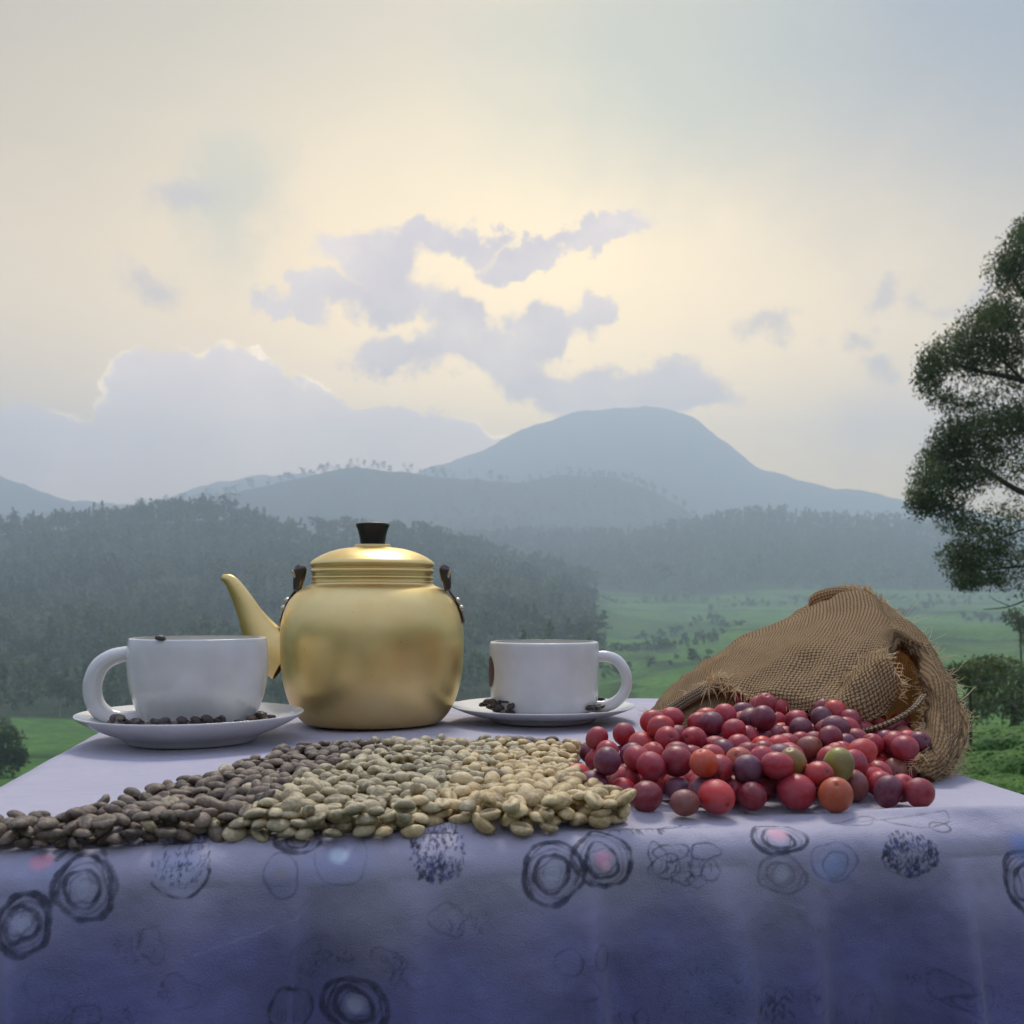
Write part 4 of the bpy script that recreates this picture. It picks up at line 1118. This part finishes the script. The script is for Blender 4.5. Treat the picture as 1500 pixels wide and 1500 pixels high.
in_saucer(s2, 16, 'black roasted coffee bean lying in the right saucer round the cup', 'roasted beans in the right saucer', 0.0405, 0.047, [(180, 235), (180, 225), (320, 360)], rmesh)
pr_ = P(235, 935.5, 0.6766)
o = link('roasted_coffee_bean', rmesh[2], None, pr_); o.scale = (0.7,) * 3; o.rotation_euler = (0.2, 0.1, 0.4)
tag(o, 'single dark bean balanced on the rim of the left cup', 'coffee bean')

# ================================================================== CHERRIES
def cherry_mesh(seed):
    r = np.random.default_rng(seed); nu, nv = 24, 14; V = []
    for i in range(nu):
        a = 2 * math.pi * i / nu
        for j in range(nv):
            p = math.pi * j / (nv - 1); rr = 1 + 0.02 * math.sin(2 * a + seed) * math.sin(p) + 0.015 * math.sin(3 * p + seed)
            dim = 0.10 * math.exp(-(p / 0.22) ** 2) - 0.05 * math.exp(-((p - 0.33) / 0.12) ** 2)
            z = math.cos(p) * (1.06 - dim) * rr
            V.append((math.sin(p) * math.cos(a) * rr, math.sin(p) * math.sin(a) * rr, z))
    return make_mesh('coffee_cherry', np.array(V) * 0.0075, grid_faces(nu, nv, close_u=True), M_FRUIT)
CM = [cherry_mesh(i) for i in range(5)]
CC = {'red': (0.36, 0.014, 0.022), 'bright': (0.50, 0.026, 0.018), 'purple': (0.13, 0.014, 0.035), 'dark': (0.22, 0.010, 0.018), 'orange': (0.52, 0.075, 0.018), 'brown': (0.22, 0.06, 0.025), 'green': (0.26, 0.20, 0.04), 'grey': (0.13, 0.04, 0.06)}
placed = []   # x,y,z,r
def contact_z(x, y, r):
    z = r
    for (a, b, c, q) in placed:
        h = math.hypot(a - x, b - y); s = q + r
        if h < s * 0.98: z = max(z, c + math.sqrt(s * s - h * h) * 0.97)
    return z
cherries = []
def put_cherry(x, y, z, r, col, label, group=None):
    placed.append((x, y, z, r)); cherries.append((col, label, group))
def build_cherry(x, y, z, r, col, label, group):
    o = link('coffee_cherry', CM[random.randrange(5)], None, (x, y, ZT + z)); s = r / 0.0075
    o.scale = (s * random.uniform(0.95, 1.0), s * random.uniform(0.96, 1.02), s * random.uniform(0.98, 1.12)); o.rotation_euler = (random.uniform(0, 6.3), random.uniform(0, 6.3), random.uniform(0, 6.3))
    c = CC[col]; j = random.uniform(0.85, 1.15); o.color = (c[0] * j, c[1] * random.uniform(0.8, 1.2), c[2] * random.uniform(0.8, 1.2), 1)
    tag(o, label, 'coffee cherry', group)
fr = [(947, 1171, 24.5, 'dark', 'large dark red cherry at the left end of the front row'), (1003, 1180, 20, 'brown', 'small upright brownish cherry nearest the table edge'),
      (1049, 1171, 26, 'bright', 'large bright red cherry, third from left in the front row'), (1102, 1170, 21, 'dark', 'dark red cherry in the middle of the front row'),
      (1167, 1163, 26, 'red', 'large deep red cherry left of the orange one in the front row'), (1224, 1168, 26, 'orange', 'large orange red cherry at the right end of the front row'),
      (1252, 1154, 21, 'brown', 'brown olive cherry half behind the orange red one at right'), (868, 1155, 24, 'purple', 'purple cherry resting against the pale beans at far left'),
      (914, 1151, 22, 'red', 'red cherry between the purple one and the front row at left'), (847, 1139, 16, 'bright', 'small bright red cherry at the leftmost tip of the pile'),
      (993, 1160, 19, 'grey', 'greyish purple cherry just behind the small upright one'), (959, 1146, 17, 'purple', 'small purple cherry behind the leftmost front-row cherry')]
for px, py, r, col, lab in fr:
    d = (CZ - TZ) * F / (py - YH + r); R = r * d / F
    R = min(max(R, 0.0058), 0.0088); put_cherry((px - 750) / F * d, d, R, R, col, lab)
# hidden filler under and inside the sack
reg = [(870, 1120), (905, 1170), (960, 1165), (1060, 1165), (1150, 1162), (1240, 1160), (1290, 1140), (1345, 1138), (1345, 1112), (1290, 1090), (1150, 1078), (1000, 1086), (945, 1095), (880, 1106)]
RP = np.array([top_at(a, b, 0.004) for a, b in reg])
def in_reg(x, y):
    c = False; j = len(RP) - 1
    for i in range(len(RP)):
        xi, yi = RP[i]; xj, yj = RP[j]
        if ((yi > y) != (yj > y)) and (x < (xj - xi) * (y - yi) / (yj - yi + 1e-12) + xi): c = not c
        j = i
    return c
names_ = {'red': 'plain red', 'bright': 'bright red', 'purple': 'purple', 'dark': 'dark red', 'orange': 'orange tinged', 'brown': 'brownish', 'green': 'greenish', 'grey': 'greyish purple'}
def generic(col, x=0.1, y=0.5):
    px = 750 + F * x / y
    zone = 'beside the pale beans at the left end of the heap' if px < 965 else ('below the rolled hem left of the heap middle' if px < 1110 else ('below the front hem in the heap middle' if px < 1235 else 'by the sack mouth at the heap right'))
    dep = 'front side' if y < 0.535 else 'back side'
    return f'{names_[col]} cherry {zone}, {dep}', f'{names_[col]} cherries {zone}, {dep}'
cnt = 0
for _ in range(6000):
    x = random.uniform(RP[:, 0].min(), RP[:, 0].max()); y = random.uniform(RP[:, 1].min(), RP[:, 1].max())
    if not in_reg(x, y): continue
    r = random.uniform(0.0060, 0.0069)
    best = None
    for k in range(16):
        xx, yy = x + random.uniform(-.012, .012), y + random.uniform(-.012, .012)
        if not in_reg(xx, yy): continue
        z = contact_z(xx, yy, r)
        if best is None or z < best[0]: best = (z, xx, yy)
    if best is None: continue
    z, x, y = best
    px_ = 750 + F * x / y
    lim = 0.0085 + np.clip((y - 0.48) / 0.11, 0, 1) * 0.028 * (1 if px_ > 950 else 0.5)
    if px_ > 1250: lim = 0.024
    if px_ < 1075 and y > 0.60: continue
    if z > lim: continue
    col = random.choices(['red', 'bright', 'purple', 'dark', 'orange', 'brown', 'grey', 'green'], [8, 3, 2, 3, .4, .3, .8, .2])[0]
    put_cherry(x, y, z, r, col, *generic(col, x, y)); cnt += 1
    if cnt > 310: break
ex = [(1036, 1132, 22, 'purple', 'dark purple cherry on top just above the bright red front one'), (991, 1102, 23, 'dark', 'large dark red cherry high on the left of the heap'),
      (1083, 1110, 21, 'orange', 'orange red cherry perched in the middle of the heap'), (1147, 1105, 22, 'purple', 'greyish purple cherry standing proud in the middle of the heap'),
      (1226, 1115, 24, 'green', 'yellow green cherry with a red cheek at the right of the heap'), (1175, 1098, 21, 'red', 'plain red cherry leaning behind the proud purple one'),
      (1032, 1090, 20, 'orange', 'orange cherry next to the rolled hem of the sack'), (1076, 1088, 21, 'red', 'red cherry right of the orange one near the hem'),
      (1120, 1088, 17, 'red', None), (1095, 1062, 16, 'grey', 'grey purple cherry under the front hem of the sack'), (1199, 1064, 19, 'bright', 'bright red cherry touching the sack flap'),
      (954, 1091, 17, 'red', None), (1052, 1068, 18, 'red', None), (1141, 1071, 18, 'red', None), (1275, 1075, 19, 'bright', 'bright red cherry just inside the sack mouth'),
      (1290, 1095, 18, 'red', None), (1321, 1108, 20, 'red', 'deep red cherry deepest in the right end of the sack mouth'), (1301, 1125, 17, 'purple', 'purple cherry beside the drawstring at the sack mouth'),
      (1219, 1083, 18, 'red', None), (1345, 1091, 15, 'dark', None), (1155, 1049, 16, 'green', 'green orange cherry half hidden under the sack hem'), (866, 1103, 20, 'purple', 'purple cherry at the back left corner of the heap'),
      (889, 1114, 19, 'purple', None), (933, 1111, 20, 'red', None), (886, 1131, 16, 'green', 'small olive cherry among the purple ones at left'), (1110, 1130, 20, 'dark', None), (1200, 1135, 20, 'dark', None), (1140, 1140, 19, 'purple', None)]
for px, py, r, col, lab in ex:
    R = 0.0066 if r < 22 else 0.0074
    best = None; PL = np.array(placed)
    for k in range(600):
        d = 0.476 + k * 0.0005; x = (px - 750) / F * d; z = (CZ - TZ) - (py - YH) / F * d
        if z < R: break
        if (np.hypot(np.hypot(PL[:, 0] - x, PL[:, 1] - d), PL[:, 2] - z) < (PL[:, 3] + R) * 0.90).any(): continue
        gap = abs(z - contact_z(x, d, R))
        if best is None or gap < best[3]: best = (x, d, z, gap)
        if gap < 0.0012: break
    if best is None: continue
    best = best[:3]; g = generic(col, best[0], best[1])
    put_cherry(*best, R, col, lab or g[0], None if lab else g[1])

# let the heap settle: fall, push apart, floor contact; sideways motion is damped so each stays near its place
C_ = np.array(placed); Pc = C_[:, :3].copy(); Rc = C_[:, 3]; nfr = len(fr)
for it in range(500):
    Pc[nfr:, 2] -= 0.0003 if it < 300 else 0.00003
    for sub in range(3):
        dv = Pc[:, None] - Pc[None]; ds_ = np.linalg.norm(dv, axis=2) + np.eye(len(Pc)); ov = np.clip((Rc[:, None] + Rc[None]) * 0.985 - ds_, 0, None); np.fill_diagonal(ov, 0)
        push = (dv / ds_[..., None] * ov[..., None] * 0.4).sum(1); push[:nfr] *= 0.15; push[:nfr, 2] = 0; push[:, :2] *= 0.35
        Pc += push; Pc[:, 2] = np.maximum(Pc[:, 2], Rc)
    Pc[:, :2] += (C_[:, :2] - Pc[:, :2]) * 0.05
done = []
for i in sorted(range(len(Pc)), key=lambda q: Pc[q, 2]):      # last: lower every fruit until it touches what is under it
    z = Rc[i]
    if done:
        D_ = np.array(done); h = np.hypot(Pc[D_, 0] - Pc[i, 0], Pc[D_, 1] - Pc[i, 1]); sm = (Rc[D_] + Rc[i]) * 0.97; m = h < sm * 0.93
        if m.any(): z = max(z, (Pc[D_[m], 2] + np.sqrt(sm[m] ** 2 - h[m] ** 2)).max())
    Pc[i, 2] = min(z, Pc[i, 2] + 0.002) if z > Pc[i, 2] else z
    done.append(i)
placed = [(a, b, c, r) for (a, b, c), r in zip(Pc, Rc)]
for (x, y, z, r), (col, lab, g) in zip(placed, cherries): build_cherry(x, y, z, r, col, lab, g)

# ================================================================== SACK
def sections(st, ku, kv, th=0.0011):
    rows = [catmull([P(*p) for p in sec], kv) for sec in st]
    A = np.array(rows); out = []
    for j in range(A.shape[1]): out.append(catmull(A[:, j], ku))
    G = np.array(out).transpose(1, 0, 2)
    return G
def sack_mesh(name, G, material, parent, wrinkle=0.0, seed=0, th=0.0010):
    nu, nv = G.shape[:2]
    du = np.linalg.norm(np.diff(G, axis=0), axis=2).mean(1); dv = np.linalg.norm(np.diff(G, axis=1), axis=2).mean(0)
    # true local arc length keeps the weave even
    uu = np.concatenate([np.zeros((1, nv)), np.cumsum(np.linalg.norm(np.diff(G, axis=0), axis=2), 0)])
    vv = np.concatenate([np.zeros((nu, 1)), np.cumsum(np.linalg.norm(np.diff(G, axis=1), axis=2), 1)], 1)
    mid = nv // 2; vv = vv - vv[:, mid:mid + 1]
    if wrinkle:
        gu = np.gradient(G, axis=0); gv = np.gradient(G, axis=1); nn = np.cross(gu, gv); nn /= np.linalg.norm(nn, axis=2)[..., None] + 1e-12
        G = G + nn * (wrinkle * (vnoise(uu, vv, 0.03, seed) + 0.6 * vnoise(uu * 2.2, vv * 0.8, 0.03, seed + 4)))[..., None]
    me = make_mesh(name, G.reshape(-1, 3) - np.array(parent.location), grid_faces(nu, nv), material, uv=np.stack([uu, vv], -1).reshape(-1, 2))
    o = link(name, me, parent)
    sm = o.modifiers.new('thick', 'SOLIDIFY'); sm.thickness = th; sm.offset = 0
    return o, G
sb = P(1180, 1110, 0.66); sb.z = ZT
sk = empty('burlap_sack', sb); tag(sk, 'brown burlap sack lying on its side, spilling coffee cherries, with frayed mouth', 'sack')
st = [
 [(962,1052,.80),(955,1046,.80),(948,1040,.795),(946,1046,.785),(947,1056,.775),(950,1062,.77)],
 [(990,1058,.82),(985,1030,.82),(985,1010,.80),(975,1018,.775),(968,1032,.755),(966,1043,.75)],
 [(1030,1052,.84),(1025,1000,.83),(1028,972,.80),(1022,982,.75),(1018,1000,.72),(1014,1014,.705)],
 [(1075,1052,.85),(1072,970,.83),(1078,942,.79),(1072,962,.73),(1066,985,.69),(1056,1003,.67)],
 [(1125,1058,.85),(1124,945,.83),(1128,915,.78),(1124,950,.70),(1118,1000,.655),(1112,1032,.645)],
 [(1180,1062,.85),(1180,920,.83),(1186,889,.77),(1186,945,.675),(1178,1012,.635),(1172,1040,.630)],
 [(1225,1068,.84),(1228,905,.81),(1232,866,.755),(1240,940,.66),(1232,1015,.620),(1224,1040,.615)],
 [(1272,1075,.82),(1278,925,.79),(1274,868,.735),(1288,925,.655),(1292,975,.625),(1284,1000,.612)],
 [(1318,1085,.78),(1330,980,.755),(1312,900,.70),(1310,920,.655),(1314,938,.648),(1314,950,.655)],
 [(1352,1098,.72),(1368,1020,.70),(1352,940,.665),(1351,945,.640),(1346,962,.640),(1346,982,.652)],
 [(1372,1112,.67),(1398,1062,.66),(1387,990,.635),(1380,988,.612),(1360,1002,.606),(1348,1014,.622)],
 [(1382,1128,.62),(1409,1095,.61),(1408,1040,.598),(1398,1036,.586),(1374,1045,.580),(1354,1050,.596)],
 [(1376,1142,.59),(1402,1118,.585),(1411,1082,.575),(1402,1080,.563),(1374,1086,.560),(1352,1084,.574)],
 [(1362,1150,.575),(1382,1142,.565),(1394,1118,.558),(1388,1112,.550),(1370,1112,.546),(1350,1106,.552)],
 [(1348,1150,.570),(1356,1150,.560),(1366,1144,.550),(1362,1138,.545),(1348,1132,.543),(1334,1124,.550)],
]
G = sections(st, 14, 22)
body_o, GB = sack_mesh('sack_body', G, M_BURLAP, sk, 0.0038, 2)
# front flap that curls over at the mouth
fl = [
 [(1222,1012,.628),(1215,1030,.617),(1212,1044,.607),(1216,1052,.604),(1228,1050,.608)],
 [(1245,985,.628),(1240,1010,.612),(1238,1035,.606),(1244,1054,.604),(1258,1054,.604)],
 [(1265,968,.630),(1268,990,.612),(1272,1022,.603),(1280,1048,.600),(1290,1050,.600)],
 [(1280,960,.632),(1290,970,.612),(1298,1000,.603),(1302,1026,.602),(1302,1040,.602)],
 [(1290,958,.634),(1302,964,.615),(1314,984,.603),(1319,1006,.602),(1315,1022,.610)],
]
Gf = sections(fl, 10, 10); sack_mesh('curled_flap', Gf, M_BURLAP, sk, 0.0042, 5)
# lower lip of the sack under the heap at left
lp = [
 [(948,1052,.79),(944,1060,.775),(946,1068,.765)],
 [(975,1040,.765),(972,1056,.745),(975,1072,.735)],
 [(1010,1022,.73),(1010,1048,.705),(1015,1070,.695)],
 [(1045,1012,.70),(1048,1040,.675),(1055,1062,.665)],
 [(1075,1014,.69),(1080,1040,.665),(1085,1056,.655)],
]
sack_mesh('lower_lip', sections(lp, 8, 10), M_BURLAP, sk, 0.0015, 8)
# rolled hem rope running up from the tip
M_HEM = m_burlap('burlap_hem', (0.30, 0.20, 0.11), (0.18, 0.11, 0.06), 0.1)
hemp = catmull([P(951, 1062, .765), P(968, 1050, .745), P(992, 1034, .722), (P(1018, 1018, .70)), P(1040, 1006, .684), P(1056, 1000, .675)], 12)
V_, F_ = tube(hemp, np.interp(np.linspace(0, 1, len(hemp)), [0, .3, 1], [0.0030, 0.0042, 0.0034]), 14)
ang_uv = np.tile(np.linspace(0, 0.026, 14), len(hemp)); lenuv = np.repeat(np.concatenate([[0], np.cumsum(np.linalg.norm(np.diff(hemp, axis=0), axis=1))]), 14)
link('rolled_hem', make_mesh('rolled_hem', V_ - np.array(sb), F_, M_HEM, uv=np.stack([lenuv, ang_uv], -1)), sk)
# inner seam band low in the mouth
band = catmull([P(1238, 1072, .60), P(1270, 1070, .592), P(1305, 1058, .588), P(1335, 1040, .592), P(1352, 1020, .60)], 10)
Vb, Fb = tube(band, 0.0016, 12, flat=2.4); ab = np.tile(np.linspace(0, 0.02, 12), len(band)); lb = np.repeat(np.linspace(0, 0.06, len(band)), 12)
link('inner_seam', make_mesh('inner_seam', Vb - np.array(sb), Fb, M_HEM, uv=np.stack([lb, ab], -1)), sk)
# folded top hem
th_ = catmull([P(1190, 890, .768), P(1204, 876, .760), P(1236, 869, .745), P(1272, 876, .722), P(1298, 896, .70)], 12)
Vh, Fh = tube(th_, np.interp(np.linspace(0, 1, len(th_)), [0, .12, .5, 1], [0.003, 0.0062, 0.0052, 0.0015]), 14)
lh = np.repeat(np.concatenate([[0], np.cumsum(np.linalg.norm(np.diff(th_, axis=0), axis=1))]), 14)
link('folded_hem', make_mesh('folded_hem', Vh - np.array(sb), Fh, M_BURLAP, uv=np.stack([lh, np.tile(np.linspace(0, 0.034, 14), len(th_))], -1)), sk)
# frayed fibres
FV, FF = [], []; fo = 0
def fibre(p, dirv, ln, r=0.00022, curl=0.5):
    global fo
    p = np.array(p, float); dv = np.array(dirv, float); dv /= np.linalg.norm(dv) + 1e-9; pts = [p]
    for k in range(5):
        dv = dv + rng.normal(0, curl * 0.35, 3); dv[2] -= 0.06; dv /= np.linalg.norm(dv); p = p + dv * ln / 5; pts.append(p)
    v, f = tube(pts, np.linspace(r, r * 0.4, 6), 4, caps=False); FV.append(v - np.array(sb)); FF.extend([[i + fo for i in q] for q in f]); fo += len(v)
nu, nv = GB.shape[:2]
def edge_fray(line, outd, nn, lo, hi, spread=0.6):
    for _ in range(nn):
        t = rng.uniform(0, len(line) - 1.001); i = int(t); p = line[i] * (1 - t + i) + line[i + 1] * (t - i)
        fibre(p + rng.normal(0, 0.0006, 3), np.array(outd) + rng.normal(0, spread, 3), rng.uniform(lo, hi))
iv = lambda c: c * 22
iu = lambda c: c * 14
# mouth edge: last profile column from station 3 on, and the crest (column 2) at the top rim
edge_fray(GB[iu(3):iu(7), -1], (0, -0.3, -1), 90, 0.003, 0.009, 0.5)
edge_fray(GB[iu(7):, -1], (-0.8, -0.5, 0.1), 240, 0.003, 0.010, 0.6)
edge_fray(GB[iu(6):iu(14), iv(2)], (0.5, 0, 0.6), 230, 0.003, 0.008, 0.6)
edge_fray(GB[iu(9):iu(14), iv(1)], (1, 0, 0.1), 170, 0.003, 0.009, 0.6)
edge_fray(GB[iu(8):iu(11), iv(2)], (1, 0, 0.4), 14, 0.012, 0.020, 0.4)
edge_fray(Gf[:, 0], (0.3, -0.6, 0.5), 110, 0.003, 0.010, 0.7)
edge_fray(Gf[:, 10], (0.2, -0.8, 0.2), 70, 0.002, 0.008, 0.8)
edge_fray(Gf[-1], (0.8, -0.5, 0.2), 50, 0.003, 0.009)
edge_fray(GB[0], (-1, -0.2, -0.2), 120, 0.003, 0.009, 0.8)
edge_fray(GB[iu(1):iu(4), -1], (0.1, -0.6, 0.5), 90, 0.003, 0.009, 0.8)
for _ in range(60):      # tuft of pale threads by the hem
    fibre(P(rng.uniform(1035, 1075), rng.uniform(985, 1008), 0.675), (rng.normal(0, .6), -0.5, rng.normal(0.2, .8)), rng.uniform(0.006, 0.014), 0.0003)
for _ in range(420):     # hairs all over the cloth
    i, j = rng.integers(2, nu - 2), rng.integers(nv // 4, nv - 2); fibre(GB[i, j], (rng.normal(0, .6), -0.5, 0.4 + rng.normal(0, .6)), rng.uniform(0.0015, 0.005), 0.00014)
# frayed fringe threads sticking up at the top rim, side by side
for t in np.linspace(5.2, 7.6, 120):
    i = int(t * 14); p = GB[min(i, nu - 1), iv(2)]
    fibre(p + rng.normal(0, 0.0004, 3), (rng.normal(-0.25, .2), -0.35, 1.0), rng.uniform(0.003, 0.007), 0.00045, 0.25)
fb = link('loose_fibres', make_mesh('loose_fibres', np.concatenate(FV), FF, M_FIBRE), sk); fb['kind'] = 'stuff'
# drawstring lying over the cherries
ds = catmull([P(1243, 1098, .575), P(1258, 1103, .560), P(1275, 1115, .550), P(1292, 1130, .545), P(1306, 1142, .545), P(1318, 1144, .553)], 8)
tw = np.linspace(0, 40, len(ds)); 
parts_ = []
for ph in (0, math.pi):
    pp = ds + 0.0008 * np.stack([np.cos(tw + ph), np.sin(tw + ph), np.sin(tw + ph)], -1); parts_.append(tube(pp, 0.0010, 6))
V_, F_ = join(parts_); link('drawstring', make_mesh('drawstring', V_ - np.array(sb), F_, M_FIBRE), sk)

# ================================================================== HAZE
hv, hf = box(-4200, 4200, -900, 3580, -75, 590)
hm = bpy.data.materials.new('haze'); hm.use_nodes = True
hn = hm.node_tree; hn.nodes.clear(); ho = hn.nodes.new('ShaderNodeOutputMaterial'); pvn = hn.nodes.new('ShaderNodeVolumePrincipled')
pvn.inputs['Color'].default_value = (0.67, 0.82, 1.0, 1); pvn.inputs['Density'].default_value = 0.00069; pvn.inputs['Anisotropy'].default_value = 0.45
hn.links.new(pvn.outputs[0], ho.inputs['Volume'])
hz_o = link('haze', make_mesh('haze', hv, hf, hm, False)); tag(hz_o, 'thin bluish evening mist filling the valley up to the mountain', kind='stuff')
print('beans', {k: len(v) for k, v in items.items()}, 'cherries', len(placed), 'zmin', float(Vt[:, 2].min()), 'zmax', float(Vt[:, 2].max()))
